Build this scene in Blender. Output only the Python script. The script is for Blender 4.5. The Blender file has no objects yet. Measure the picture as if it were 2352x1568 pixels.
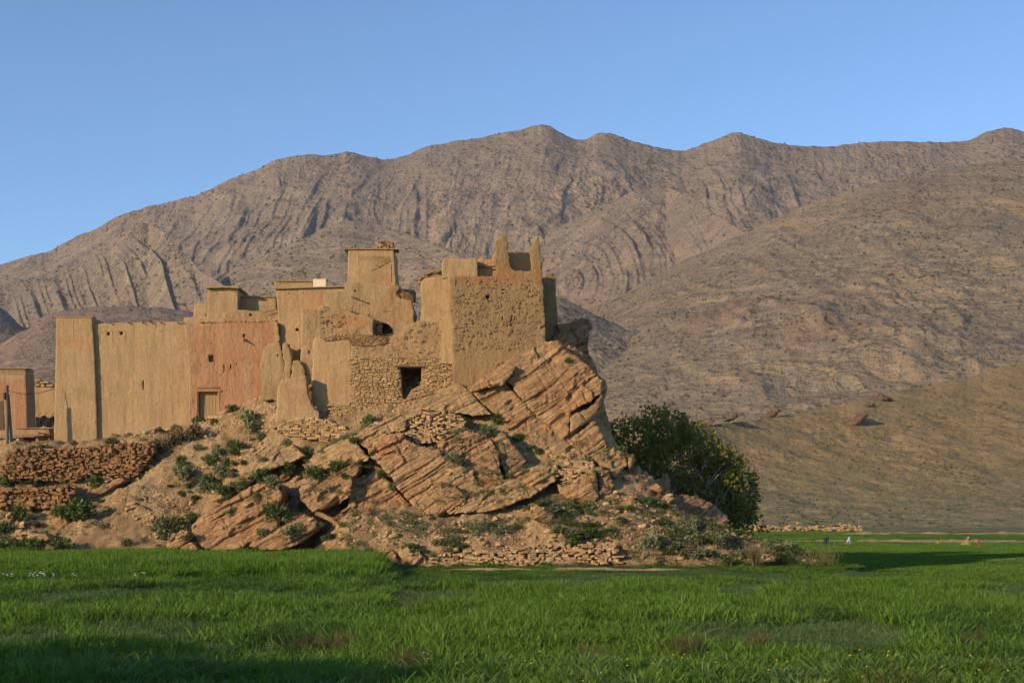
import bpy, bmesh, math, random
import numpy as np
from mathutils import Vector, Matrix, Euler
from mathutils.geometry import delaunay_2d_cdt
from mathutils.bvhtree import BVHTree

random.seed(7)
rng = np.random.default_rng(7)
S = bpy.context.scene
C = S.collection

# ------------------------------------------------------------------ camera
CAMZ, FPX, U0, VH = 4.0, 3266.0, 1176.0, 1157.0     # eye height, focal length in layout units, centre column, horizon row
cam = bpy.data.cameras.new('camera')
cam.sensor_width = 36.0
cam.lens = 36.0 * FPX / 2352.0
cam.shift_y = (VH - 784.0) / 2352.0
cam.clip_start, cam.clip_end = 0.5, 20000
camo = bpy.data.objects.new('camera', cam)
camo.location = (0, 0, CAMZ)
camo.rotation_euler = (math.radians(90), 0, 0)
C.objects.link(camo)
S.camera = camo

# ------------------------------------------------------------------ sky, sun, exposure
SUN_AZ, SUN_EL = math.radians(39), math.radians(17.5)   # azimuth behind the picture plane on the left, elevation
sdir = Vector((-math.cos(SUN_AZ) * math.cos(SUN_EL), -math.sin(SUN_AZ) * math.cos(SUN_EL), math.sin(SUN_EL)))
world = bpy.data.worlds.new('World')
S.world = world
world.use_nodes = True
wn = world.node_tree
bg = wn.nodes['Background']
sky = wn.nodes.new('ShaderNodeTexSky')
sky.sky_type = 'NISHITA'
sky.sun_disc = False
sky.sun_elevation = SUN_EL
sky.sun_rotation = math.atan2(sdir.x, sdir.y)
sky.altitude = 1500
sky.air_density = 1.0
sky.dust_density = 0.1
sky.ozone_density = 4.0
wn.links.new(sky.outputs[0], bg.inputs[0])
bg.inputs[1].default_value = 0.15
sun = bpy.data.lights.new('sun', 'SUN')
sun.energy = 4.0
sun.angle = math.radians(0.55)
sun.color = (1.0, 0.79, 0.53)
suno = bpy.data.objects.new('sun', sun)
suno.rotation_euler = (-sdir).to_track_quat('-Z', 'Y').to_euler()
suno.location = sdir * 300
C.objects.link(suno)
S.view_settings.view_transform = 'Standard'
S.view_settings.look = 'None'
S.view_settings.exposure = 0.36
S.view_settings.gamma = 1.0
S.view_settings.use_curve_mapping = False
S.cycles.use_adaptive_sampling = True
S.cycles.adaptive_threshold = 0.025
S.cycles.max_bounces = 5
S.cycles.diffuse_bounces = 1
S.cycles.transmission_bounces = 4
S.cycles.transparent_max_bounces = 4

# ------------------------------------------------------------------ helpers: layout
def W(u, v, Y):
    return Vector(((u - U0) / FPX * Y, Y, CAMZ + (VH - v) / FPX * Y))
def k1(*p): return [(x * .42, 658.6 + y * .42) for x, y in p]
def k2(*p): return [(376.3 + x * .3, 517.4 + y * .3) for x, y in p]
def k3(*p): return [(752.6 + x * .30005, 517.4 + y * .30005) for x, y in p]
def k4(*p): return [(376.3 + x * .26995, 893.8 + y * .26995) for x, y in p]
def k5(*p): return [(799.7 + x * .30005, 846.7 + y * .30005) for x, y in p]
def k6(*p): return [(1223 + x * .39, 705.6 + y * .39) for x, y in p]
def k7(*p): return [(1787.5 + x * .3721, 752.6 + y * .3721) for x, y in p]

# ------------------------------------------------------------------ helpers: noise
def _hash(ix, iy, iz, seed):
    h = (ix.astype(np.int64) * 374761393 + iy.astype(np.int64) * 668265263 + iz.astype(np.int64) * 2147483647 + seed * 1274126177) & 0xFFFFFFFF
    h = ((h ^ (h >> 13)) * 1274126177) & 0xFFFFFFFF
    h = ((h ^ (h >> 16)) * 2246822519) & 0xFFFFFFFF
    return ((h ^ (h >> 15)) & 0xFFFFFF) / float(0xFFFFFF)
def vn(x, y, z=0.0, seed=0):
    x, y, z = np.broadcast_arrays(np.asarray(x, float), np.asarray(y, float), np.asarray(z, float))
    ix, iy, iz = np.floor(x), np.floor(y), np.floor(z)
    fx, fy, fz = x - ix, y - iy, z - iz
    fx, fy, fz = [f * f * f * (f * (f * 6 - 15) + 10) for f in (fx, fy, fz)]
    r = 0
    flat = np.all(z == 0)
    for dz in ((0,) if flat else (0, 1)):
        wz = 1.0 if flat else (fz if dz else 1 - fz)
        for dx in (0, 1):
            for dy in (0, 1):
                r = r + _hash(ix + dx, iy + dy, iz + dz, seed) * (fx if dx else 1 - fx) * (fy if dy else 1 - fy) * wz
    return r * 2 - 1
def fbm(x, y, z=0.0, o=4, seed=0, gain=.5):
    r, a, s = 0, 1.0, 0
    for i in range(o):
        f = 2.03 ** i
        r = r + a * vn(np.asarray(x) * f + 17.3 * i, np.asarray(y) * f - 9.1 * i, (np.asarray(z) * f) if np.any(z) else 0.0, seed + i)
        s += a; a *= gain
    return r / s
def ridged(x, y, o=4, seed=0):
    r, a, s = 0, 1.0, 0
    for i in range(o):
        f = 2.1 ** i
        r = r + a * (1 - np.abs(vn(x * f + 5.7 * i, y * f + 3.3 * i, 0.0, seed + i)))
        s += a; a *= .5
    return r / s
def h1(i, seed=0):
    i = np.asarray(i)
    return _hash(i, i * 0 + 3, i * 0 + 11, seed)
def h2(i, j, seed=0):
    return _hash(np.asarray(i), np.asarray(j), np.asarray(i) * 0 + 5, seed)

# ------------------------------------------------------------------ helpers: objects
def mesh(name, verts, faces, mat=None, smooth=False, tint=None):
    me = bpy.data.meshes.new(name)
    verts = np.asarray(verts, np.float32).reshape(-1, 3)
    if isinstance(faces, np.ndarray):
        n, k = faces.shape
        me.vertices.add(len(verts)); me.vertices.foreach_set('co', verts.ravel())
        me.loops.add(n * k); me.loops.foreach_set('vertex_index', faces.astype(np.int32).ravel())
        me.polygons.add(n)
        me.polygons.foreach_set('loop_start', np.arange(0, n * k, k, dtype=np.int32))
        me.update(calc_edges=True)
    else:
        me.from_pydata(verts.tolist(), [], faces)
    me.polygons.foreach_set('use_smooth', np.full(len(me.polygons), smooth))
    if tint is not None:
        a = me.color_attributes.new('tint', 'FLOAT_COLOR', 'POINT')
        t = np.ones((len(verts), 4), np.float32); t[:, :3] = tint
        a.data.foreach_set('color', t.ravel())
    if mat: me.materials.append(mat)
    me.update()
    return me
def put(name, me, parent=None, loc=None, rot=(0, 0, 0), scl=(1, 1, 1)):
    o = bpy.data.objects.new(name, me)
    C.objects.link(o)
    if parent is not None: o.parent = parent
    if loc is not None:
        o.location = loc
    o.rotation_euler = rot; o.scale = scl
    return o
def obj(name, verts, faces, mat, parent=None, smooth=False, tint=None):
    """one mesh from world coordinates; origin at its base, parent at an unrotated empty"""
    v = np.asarray(verts, np.float64).reshape(-1, 3)
    org = np.array([v[:, 0].mean(), v[:, 1].mean(), v[:, 2].min()])
    o = put(name, mesh(name, v - org, faces, mat, smooth, np.ones((len(v), 3)) if tint is None else tint), parent)
    base = np.zeros(3)
    p = parent
    while p is not None:
        base += np.array(p.location); p = p.parent
    o.location = org - base
    return o
def tag(o, label=None, cat=None, group=None, kind=None):
    if label: o['label'] = label
    if cat: o['category'] = cat
    if group: o['group'] = group
    if kind: o['kind'] = kind
    return o
def thing(name, loc, label, cat, group=None):
    o = bpy.data.objects.new(name, None)
    o.empty_display_size = .3
    C.objects.link(o); o.location = loc
    return tag(o, label, cat, group)
class MB:
    """collects simple shapes into one mesh"""
    def __init__(s): s.v, s.f = [], []
    def add(s, v, f):
        n = len(s.v); s.v += [tuple(p) for p in v]; s.f += [tuple(i + n for i in q) for q in f]; return s
    def box(s, c, d, rz=0, M=None):
        R = Matrix.Rotation(rz, 3, 'Z') if M is None else M
        c = Vector(c)
        v = [c + R @ Vector((sx * d[0] / 2, sy * d[1] / 2, sz * d[2] / 2)) for sx in (-1, 1) for sy in (-1, 1) for sz in (-1, 1)]
        return s.add(v, [(0, 1, 3, 2), (4, 6, 7, 5), (0, 4, 5, 1), (2, 3, 7, 6), (0, 2, 6, 4), (1, 5, 7, 3)])
    def tube(s, pts, rad, n=6, cap=True):
        pts = [Vector(p) for p in pts]
        if not hasattr(rad, '__len__'): rad = [rad] * len(pts)
        b = len(s.v); up = Vector((.31, .87, .38))
        for i, p in enumerate(pts):
            d = (pts[min(i + 1, len(pts) - 1)] - pts[max(i - 1, 0)]).normalized()
            a = d.cross(up).normalized(); c = d.cross(a)
            for k in range(n):
                t = 2 * math.pi * k / n
                s.v.append(tuple(p + (a * math.cos(t) + c * math.sin(t)) * rad[i]))
        for i in range(len(pts) - 1):
            for k in range(n):
                k2_ = (k + 1) % n
                s.f.append((b + i * n + k, b + i * n + k2_, b + (i + 1) * n + k2_, b + (i + 1) * n + k))
        if cap:
            s.f.append(tuple(b + k for k in range(n))); e = b + (len(pts) - 1) * n
            s.f.append(tuple(e + n - 1 - k for k in range(n)))
        return s
    def build(s, name, mat, parent=None, smooth=False):
        return obj(name, s.v, s.f, mat, parent, smooth)

# ------------------------------------------------------------------ helpers: materials
class NT:
    def __init__(s, name, rough=.9, spec=.15):
        s.m = bpy.data.materials.new(name); s.m.use_nodes = True
        s.t = s.m.node_tree; s.b = s.t.nodes['Principled BSDF']
        s.b.inputs['Roughness'].default_value = rough
        s.b.inputs['Specular IOR Level'].default_value = spec
        s.pos = s.n('ShaderNodeNewGeometry').outputs['Position']
    def n(s, t, **k):
        nd = s.t.nodes.new(t)
        for a, b in k.items(): setattr(nd, a, b)
        return nd
    def l(s, a, b): s.t.links.new(a, b)
    def inp(s, nd, i, x):
        if isinstance(x, bpy.types.NodeSocket): s.l(x, nd.inputs[i])
        elif x is not None: nd.inputs[i].default_value = x
    def vec(s, scale=(1, 1, 1), rot=(0, 0, 0), v=None):
        m = s.n('ShaderNodeMapping'); s.l(v or s.pos, m.inputs[0])
        m.inputs['Rotation'].default_value = rot; m.inputs['Scale'].default_value = scale
        return m.outputs[0]
    def noise(s, scale, detail=4, rough=.55, v=None, dist=0):
        x = s.n('ShaderNodeTexNoise'); s.l(v or s.pos, x.inputs['Vector'])
        x.inputs['Scale'].default_value = scale; x.inputs['Detail'].default_value = detail
        x.inputs['Roughness'].default_value = rough; x.inputs['Distortion'].default_value = dist
        return x.outputs['Fac']
    def vor(s, scale, v=None, feature='F1', out='Distance', rnd=1.0):
        x = s.n('ShaderNodeTexVoronoi', feature=feature); s.l(v or s.pos, x.inputs['Vector'])
        x.inputs['Scale'].default_value = scale; x.inputs['Randomness'].default_value = rnd
        return x.outputs[out]
    def math(s, op, a, b=None, c=None):
        x = s.n('ShaderNodeMath', operation=op)
        s.inp(x, 0, a); s.inp(x, 1, b); s.inp(x, 2, c)
        return x.outputs[0]
    def ramp(s, fac, a, b, lo=0., hi=1.):
        x = s.n('ShaderNodeMapRange'); x.clamp = True
        s.inp(x, 0, fac); x.inputs[1].default_value = a; x.inputs[2].default_value = b
        x.inputs[3].default_value = lo; x.inputs[4].default_value = hi
        return x.outputs[0]
    def mix(s, f, a, b, mode='MIX'):
        x = s.n('ShaderNodeMix', data_type='RGBA', blend_type=mode)
        s.inp(x, 0, f)
        for i, c in ((6, a), (7, b)):
            if isinstance(c, bpy.types.NodeSocket): s.l(c, x.inputs[i])
            else: x.inputs[i].default_value = (*c[:3], 1)
        return x.outputs[2]
    def val(s, col, f):
        x = s.n('ShaderNodeVectorMath', operation='SCALE'); s.l(col, x.inputs[0]); s.inp(x, 'Scale', f)
        return x.outputs[0]
    def attr(s, name):
        return s.n('ShaderNodeAttribute', attribute_name=name).outputs['Color']
    def bump(s, h, dist, strength=1.0, prev=None):
        x = s.n('ShaderNodeBump'); s.l(h, x.inputs['Height'])
        x.inputs['Distance'].default_value = dist; x.inputs['Strength'].default_value = strength
        if prev: s.l(prev, x.inputs['Normal'])
        return x.outputs[0]
    def done(s, col=None, normal=None):
        if col is not None:
            if isinstance(col, bpy.types.NodeSocket): s.l(col, s.b.inputs['Base Color'])
            else: s.b.inputs['Base Color'].default_value = (*col, 1)
        if normal: s.l(normal, s.b.inputs['Normal'])
        return s.m

def mat_mud(name, c1, c2, c3, coarse=1.0, tinted=True):
    n = NT(name)
    col = n.mix(n.ramp(n.noise(.55, 5, .6), .35, .65), c1, c2)
    streak = n.noise(1.0, 5, .65, n.vec((2.6, 2.6, .22)))
    col = n.mix(n.ramp(streak, .47, .68, 0, .9), col, tuple(x * .9 for x in c3))
    col = n.mix(n.ramp(n.noise(.28, 6, .7), .54, .62, 0, .45), col, tuple(x * .8 for x in c3))
    col = n.mix(n.ramp(n.noise(1.7, 5, .7), .6, .72, 0, .5), col, tuple(min(1, x * 1.22) for x in c2))
    col = n.val(col, n.ramp(n.noise(7, 5, .75), .25, .75, .76, 1.2))
    col = n.val(col, n.ramp(n.vor(16), .05, .3, .84, 1.04))
    if tinted: col = n.mix(1.0, col, n.attr('tint'), 'MULTIPLY')
    b = n.bump(n.noise(3.0, 6, .66, n.vec((1.8, 1.8, .7))), .07 * coarse)
    b = n.bump(n.noise(15, 4, .7), .06 * coarse, 1, b)
    return n.done(col, b)

BED = math.radians(31)
def mat_rock(name, c1, c2, c3, k=1.0):
    n = NT(name, .88)
    rv = n.vec((1, 1, 1), (0, BED, 0))
    col = n.mix(n.ramp(n.noise(.33, 5, .6), .36, .62), c1, c2)
    bands = n.noise(1.0, 5, .65, n.vec((.25, .4, 3.2), (0, 0, 0), rv), .3)
    col = n.mix(n.ramp(bands, .45, .7, 0, .75), col, c3)
    col = n.mix(n.ramp(n.noise(.9, 6, .75), .54, .68, 0, .6), col, (.21, .15, .095))
    col = n.mix(n.ramp(n.noise(.5, 6, .8), .58, .7, 0, .5), col, (.42, .33, .20))
    col = n.val(col, n.ramp(n.noise(6, 5, .7), .25, .75, .8, 1.18))
    col = n.mix(1.0, col, n.attr('tint'), 'MULTIPLY')
    b = n.bump(n.noise(1.0, 6, .7, n.vec((.5, .8, 6), (0, 0, 0), rv), .2), .10 * k)
    crack = n.math('ABSOLUTE', n.math('SUBTRACT', n.noise(1.0, 3, .6, n.vec((.35, .6, 4.2), (0, 0, 0), rv), .4), .5))
    b = n.bump(n.ramp(crack, 0, .035), .09 * k, 1, b)
    b = n.bump(n.noise(4.5, 6, .68), .10 * k, 1, b)
    return n.done(col, b)

M = {}
M['mud'] = mat_mud('mud_plaster', (.378, .242, .118), (.410, .267, .133), (.333, .211, .100), .7)
M['mud_grey'] = mat_mud('weathered_mud', (.338, .217, .105), (.373, .242, .120), (.288, .181, .086), 1.0)
M['mud_rough'] = mat_mud('rough_mud', (.324, .208, .099), (.302, .192, .091), (.257, .163, .078), 1.2)
M['mud_red'] = mat_mud('red_mud_plaster', (.387, .197, .099), (.405, .222, .113), (.333, .163, .080), 1.0)
M['rock'] = mat_rock('sandstone', (.378, .203, .090), (.405, .248, .115), (.342, .162, .072))
M['rock_yellow'] = mat_rock('yellow_sandstone', (.423, .279, .126), (.405, .243, .108), (.369, .211, .090))
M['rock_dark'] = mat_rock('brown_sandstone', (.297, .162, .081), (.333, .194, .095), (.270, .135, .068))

def mat_stone(name='wall_stone', k=(1, 1, 1)):
    n = NT(name, .9)
    r = n.n('ShaderNodeObjectInfo').outputs['Random']
    col = n.mix(n.ramp(n.noise(2.2, 3), .35, .65), tuple(a * b for a, b in zip((.42, .25, .118), k)), tuple(a * b for a, b in zip((.47, .31, .15), k)))
    col = n.val(col, n.ramp(r, 0, 1, .82, 1.14))
    col = n.val(col, n.ramp(n.noise(8, 4, .7), .25, .75, .8, 1.15))
    return n.done(col, n.bump(n.noise(9, 5, .65), .05))
M['stone'] = mat_stone()
M['stone_brown'] = mat_stone('brown_wall_stone', (.62, .52, .46))
def mat_plain(name, c, rough=.8, var=.25, sc=10, spec=.2):
    n = NT(name, rough, spec)
    col = n.val(n.mix(n.noise(sc * .3), tuple(x * (1 - var) for x in c), c), n.ramp(n.noise(sc, 4), .25, .75, 1 - var, 1 + var * .6))
    return n.done(col, n.bump(n.noise(sc * 2, 4), .01))
M['joint'] = mat_plain('joint_earth', (.30, .19, .10), .95)
M['wood'] = mat_plain('old_wood', (.16, .10, .055), .85, .4, 14)
M['door_wood'] = mat_plain('door_boards', (.40, .25, .115), .8, .25, 12)
M['pole_wood'] = mat_plain('grey_pole_wood', (.22, .17, .12), .85, .3, 14)
M['black'] = mat_plain('dark_cloth', (.018, .017, .018), .9)
M['wire'] = mat_plain('wire', (.04, .035, .03), .6)
M['iron'] = mat_plain('rusty_iron', (.08, .055, .04), .7)
M['tank'] = mat_plain('cream_tank', (.74, .56, .40), .6, .06)
M['thatch'] = mat_plain('thatch', (.30, .21, .12), .95, .4)

def mat_leaf(name, c1, c2, trans=.3, sc=.25, rough=.65):
    m = bpy.data.materials.new(name); m.use_nodes = True
    t = m.node_tree; t.nodes.clear()
    n = NT.__new__(NT); n.m, n.t = m, t
    n.pos = n.n('ShaderNodeNewGeometry').outputs['Position']
    r = n.n('ShaderNodeObjectInfo').outputs['Random']
    col = n.mix(n.ramp(n.noise(sc, 4, .6), .32, .68), c1, c2)
    col = n.val(col, n.math('MULTIPLY', n.ramp(r, 0, 1, .78, 1.2), n.ramp(n.noise(5.5, 2), .3, .7, .75, 1.2)))
    d = n.n('ShaderNodeBsdfDiffuse'); n.l(col, d.inputs[0])
    tr = n.n('ShaderNodeBsdfTranslucent'); n.l(n.mix(1, col, (1.1, 1.15, .55), 'MULTIPLY'), tr.inputs[0])
    g = n.n('ShaderNodeBsdfGlossy'); g.inputs['Roughness'].default_value = rough
    g.inputs[0].default_value = (.7, .7, .6, 1)
    a = n.n('ShaderNodeMixShader'); a.inputs[0].default_value = trans; n.l(d.outputs[0], a.inputs[1]); n.l(tr.outputs[0], a.inputs[2])
    b = n.n('ShaderNodeMixShader'); b.inputs[0].default_value = .03; n.l(a.outputs[0], b.inputs[1]); n.l(g.outputs[0], b.inputs[2])
    o = n.n('ShaderNodeOutputMaterial'); n.l(b.outputs[0], o.inputs[0])
    return m
M['wheat'] = mat_leaf('wheat_blades', (.099, .180, .014), (.134, .229, .023), .35, .12)
M['wheat_dark'] = mat_leaf('dark_grass', (.053, .111, .014), (.076, .147, .023), .3, .15)
M['wheat_pale'] = mat_leaf('pale_grass', (.112, .170, .048), (.138, .205, .062), .3, .2)
M['shrub_grey'] = mat_leaf('grey_green_shrub', (.175, .187, .088), (.217, .212, .103), .2, 1.0)
M['shrub_green'] = mat_leaf('green_shrub', (.085, .118, .028), (.115, .145, .040), .25, 1.0)
M['shrub_dark'] = mat_leaf('dark_shrub', (.070, .105, .025), (.100, .138, .035), .2, 1.0)
M['shrub_brown'] = mat_leaf('dry_shrub', (.145, .105, .055), (.19, .14, .07), .15, 1.0)
M['fig'] = mat_leaf('fig_leaves', (.139, .133, .023), (.205, .184, .035), .35, .6)
M['bark'] = mat_plain('pale_bark', (.42, .37, .29), .85, .3, 8)
M['flower_y'] = mat_plain('yellow_petals', (.75, .45, .03), .7, .1)
M['flower_w'] = mat_plain('white_petals', (.75, .75, .70), .7, .05)
# ------------------------------------------------------------------ helpers: relief solids (walls, rock blocks)
def inpoly(px, pz, poly):
    r = np.zeros(len(px), bool); n = len(poly)
    for i in range(n):
        x1, z1 = poly[i]; x2, z2 = poly[(i + 1) % n]
        c = ((z1 > pz) != (z2 > pz)) & (px < (x2 - x1) * (pz - z1) / (z2 - z1 + 1e-12) + x1)
        r ^= c
    return r
def pdist(px, pz, poly):
    d = np.full(len(px), 1e9); n = len(poly)
    for i in range(n):
        x1, z1 = poly[i]; x2, z2 = poly[(i + 1) % n]
        dx, dz = x2 - x1, z2 - z1; L = dx * dx + dz * dz + 1e-12
        t = np.clip(((px - x1) * dx + (pz - z1) * dz) / L, 0, 1)
        d = np.minimum(d, np.hypot(px - x1 - t * dx, pz - z1 - t * dz))
    return d
def area2(p):
    return sum(p[i][0] * p[(i + 1) % len(p)][1] - p[(i + 1) % len(p)][0] * p[i][1] for i in range(len(p)))
class Plane:
    """front plane Y = Y0 + a (z - z0) + b (x - x0), given at a layout point"""
    def __init__(s, u, v, Y, a=0., b=0.):
        c = W(u, v, Y); s.Y0, s.a, s.b, s.x0, s.z0 = Y, a, b, c.x, c.z
    def hit(s, u, v):
        U, V = (u - U0) / FPX, (VH - v) / FPX
        Y = (s.Y0 + s.a * (CAMZ - s.z0) - s.b * s.x0) / (1 - s.a * V - s.b * U)
        return U * Y, CAMZ + V * Y
    def y(s, x, z): return s.Y0 + s.a * (z - s.z0) + s.b * (x - s.x0)
def ragged(poly, step, amp, seed, freq=1.6):
    out = []
    n = len(poly)
    for i in range(n):
        (x1, z1), (x2, z2) = poly[i], poly[(i + 1) % n]
        L = math.hypot(x2 - x1, z2 - z1); m = max(1, int(L / step))
        for k in range(m):
            t = k / m
            out.append((x1 + (x2 - x1) * t, z1 + (z2 - z1) * t))
    a = np.array(out)
    if amp:
        dx = fbm(a[:, 0] * freq * 2, a[:, 1] * freq * 2, 0., 4, seed, .7) * amp * 1.6
        dz = fbm(a[:, 0] * freq * 2 + 31, a[:, 1] * freq * 2, 0., 4, seed + 9, .7) * amp * 1.6
        a[:, 0] += dx; a[:, 1] += dz
    return [tuple(p) for p in a]
def solid(name, poly, plane, depth, mat, parent=None, sp=.1, relief=None, holes=(), rag=.03, edge=(.02, .05), tint=(), seed=1, smooth=True, xz=False):
    """poly in layout units (or world x,z): a body whose front is the polygon with real relief, going back by depth; holes are recesses (poly, depth)"""
    P = [plane.hit(*p) for p in poly] if not xz else list(poly)
    if area2(P) < 0: P = P[::-1]
    P = ragged(P, max(sp * 1.2, .06), rag, seed)
    H = []
    for hp, hd in holes:
        q = [plane.hit(*p) for p in hp]
        if area2(q) < 0: q = q[::-1]
        H.append((ragged(q, max(sp, .06), min(rag, .02), seed + 3), hd))
    a = np.array(P)
    xs = np.arange(a[:, 0].min(), a[:, 0].max(), sp); zs = np.arange(a[:, 1].min(), a[:, 1].max(), sp)
    gx, gz = np.meshgrid(xs, zs); gx = gx + (np.arange(len(zs)) % 2)[:, None] * sp / 2
    gx = gx.ravel() + rng.uniform(-.22, .22, gx.size) * sp; gz = gz.ravel() + rng.uniform(-.22, .22, gz.size) * sp
    k = inpoly(gx, gz, P); gx, gz = gx[k], gz[k]
    k = pdist(gx, gz, P) > sp * .45; gx, gz = gx[k], gz[k]
    for hp, hd in H:
        k = ~inpoly(gx, gz, hp); gx, gz = gx[k], gz[k]
        if len(gx):
            k = pdist(gx, gz, hp) > sp * .4; gx, gz = gx[k], gz[k]
    pts = list(P); edges = [(i, (i + 1) % len(P)) for i in range(len(P))]
    hl = []
    for hp, hd in H:
        b = len(pts); pts += hp; edges += [(b + i, b + (i + 1) % len(hp)) for i in range(len(hp))]; hl.append((b, len(hp), hd))
    nb = len(pts)
    allp = [Vector(p) for p in pts] + [Vector(p) for p in zip(gx.tolist(), gz.tolist())]
    v2, e2, f2, ov, oe, of = delaunay_2d_cdt(allp, edges, [], 0, 1e-5)
    V = np.array([(p.x, p.y) for p in v2]); F = np.array([f for f in f2 if len(f) == 3], int)
    cen = V[F].mean(1)
    k = inpoly(cen[:, 0], cen[:, 1], P)
    for hp, hd in H: k &= ~inpoly(cen[:, 0], cen[:, 1], hp)
    F = F[k]
    d1 = V[F[:, 1]] - V[F[:, 0]]; d2 = V[F[:, 2]] - V[F[:, 0]]
    flip = (d1[:, 0] * d2[:, 1] - d1[:, 1] * d2[:, 0]) < 0
    F[flip] = F[flip][:, ::-1]
    inv = {}
    for i, o in enumerate(ov):
        for j in o: inv[j] = i
    x, z = V[:, 0], V[:, 1]
    d = pdist(x, z, P)
    Y = plane.y(x, z)
    if relief is not None: Y = Y - relief(x, z)
    if edge[0]: Y = Y + edge[0] * np.exp(-d / edge[1]) * (1 + fbm(x * 2, z * 2, 0., 2, seed + 5))
    verts = [np.stack([x, Y, z], 1)]; nv = len(x); faces = [F]
    loop = [inv[i] for i in range(len(P))]
    # the flanks: three rings going back
    prev = loop
    rings = (.12, .5, 1.0) if depth > 1.2 else (1.0,)
    cx, cz = x[loop].mean(), z[loop].mean()
    for r in rings:
        lx, lz = x[loop].copy(), z[loop].copy()
        yb = np.full(len(loop), plane.Y0) + depth * r if r == 1.0 and depth > 3 else Y[loop] + depth * r
        if r == 1.0 and depth > 3: yb = np.maximum(yb, Y[loop] + depth * .6)
        if relief is not None and rag:
            j = fbm(lx * 1.3 + r * 7, lz * 1.3, 0., 3, seed + 21) * rag * 2.2
            lx += (cx - lx) * .004 + j; lz += (cz - lz) * .004 + fbm(lx * 1.3, lz * 1.3 + 5 * r, 0., 3, seed + 23) * rag
        verts.append(np.stack([lx, yb, lz], 1)); cur = list(range(nv, nv + len(loop))); nv += len(loop)
        q = []
        for i in range(len(loop)):
            j = (i + 1) % len(loop)
            q += [(prev[i], cur[i], prev[j]), (prev[j], cur[i], cur[j])]
        faces.append(np.array(q)); prev = cur
    from mathutils.geometry import tessellate_polygon
    tb = tessellate_polygon([[Vector((x[i], z[i], 0)) for i in loop]])
    faces.append(np.array([(prev[t[0]], prev[t[1]], prev[t[2]]) for t in tb])[:, ::-1] if tb else np.zeros((0, 3), int))
    for b, n, hd in hl:
        lp = [inv[b + i] for i in range(n)]
        back = np.stack([x[lp], Y[lp] + hd, z[lp]], 1); verts.append(back)
        cur = list(range(nv, nv + n)); nv += n; q = []
        for i in range(n):
            j = (i + 1) % n
            q += [(lp[i], lp[j], cur[i]), (lp[j], cur[j], cur[i])]
        faces.append(np.array(q))
        tb = tessellate_polygon([[Vector((x[i], z[i], 0)) for i in lp]])
        tri = []
        for t in tb:
            p = [lp[t[0]], lp[t[1]], lp[t[2]]]
            s_ = (x[p[1]] - x[p[0]]) * (z[p[2]] - z[p[0]]) - (z[p[1]] - z[p[0]]) * (x[p[2]] - x[p[0]])
            tri.append((cur[t[0]], cur[t[1]], cur[t[2]]) if s_ > 0 else (cur[t[0]], cur[t[2]], cur[t[1]]))
        faces.append(np.array(tri))
    VV = np.concatenate(verts); FF = np.concatenate(faces)
    T = np.ones((len(VV), 3))
    uu = VV[:, 0] / VV[:, 1] * FPX + U0; vv = VH - (VV[:, 2] - CAMZ) / VV[:, 1] * FPX
    wob = fbm(uu * .05, vv * .05, 0., 3, seed + 40)
    for (tu, tv, ru, rv, col, st) in tint:
        r = np.sqrt(((uu - tu) / ru) ** 2 + ((vv - tv) / rv) ** 2) + wob * .5
        w = np.clip(1.35 - r, 0, 1)[:, None] * st
        T = T * (1 - w) + T * np.array(col) * w
    o = obj(name, VV, FF, mat, parent, False, T)
    sm = np.zeros(len(FF), bool); sm[:len(F)] = smooth
    o.data.polygons.foreach_set('use_smooth', sm)
    return o

def mudrelief(amp=.03, seed=0, loss=.0, f=1.0):
    def r(x, z):
        h = fbm(x * .7 * f, z * .5 * f, 0., 4, seed) * amp * 1.1 + fbm(x * 4 * f, z * 2.5 * f, 0., 3, seed + 7) * amp * .5
        if loss:
            p = fbm(x * .8, z * .9, 0., 4, seed + 13)
            h = h - loss * (1 / (1 + np.exp(-(p - .12) * 40))) + fbm(x * 7, z * 9, 0., 2, seed + 3) * loss * .35
            st = np.clip(vn(x * 5, z * 10, 0., seed + 4) - .55, 0, 1) * loss * 1.3
            h = h + st
        return h
    return r

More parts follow.
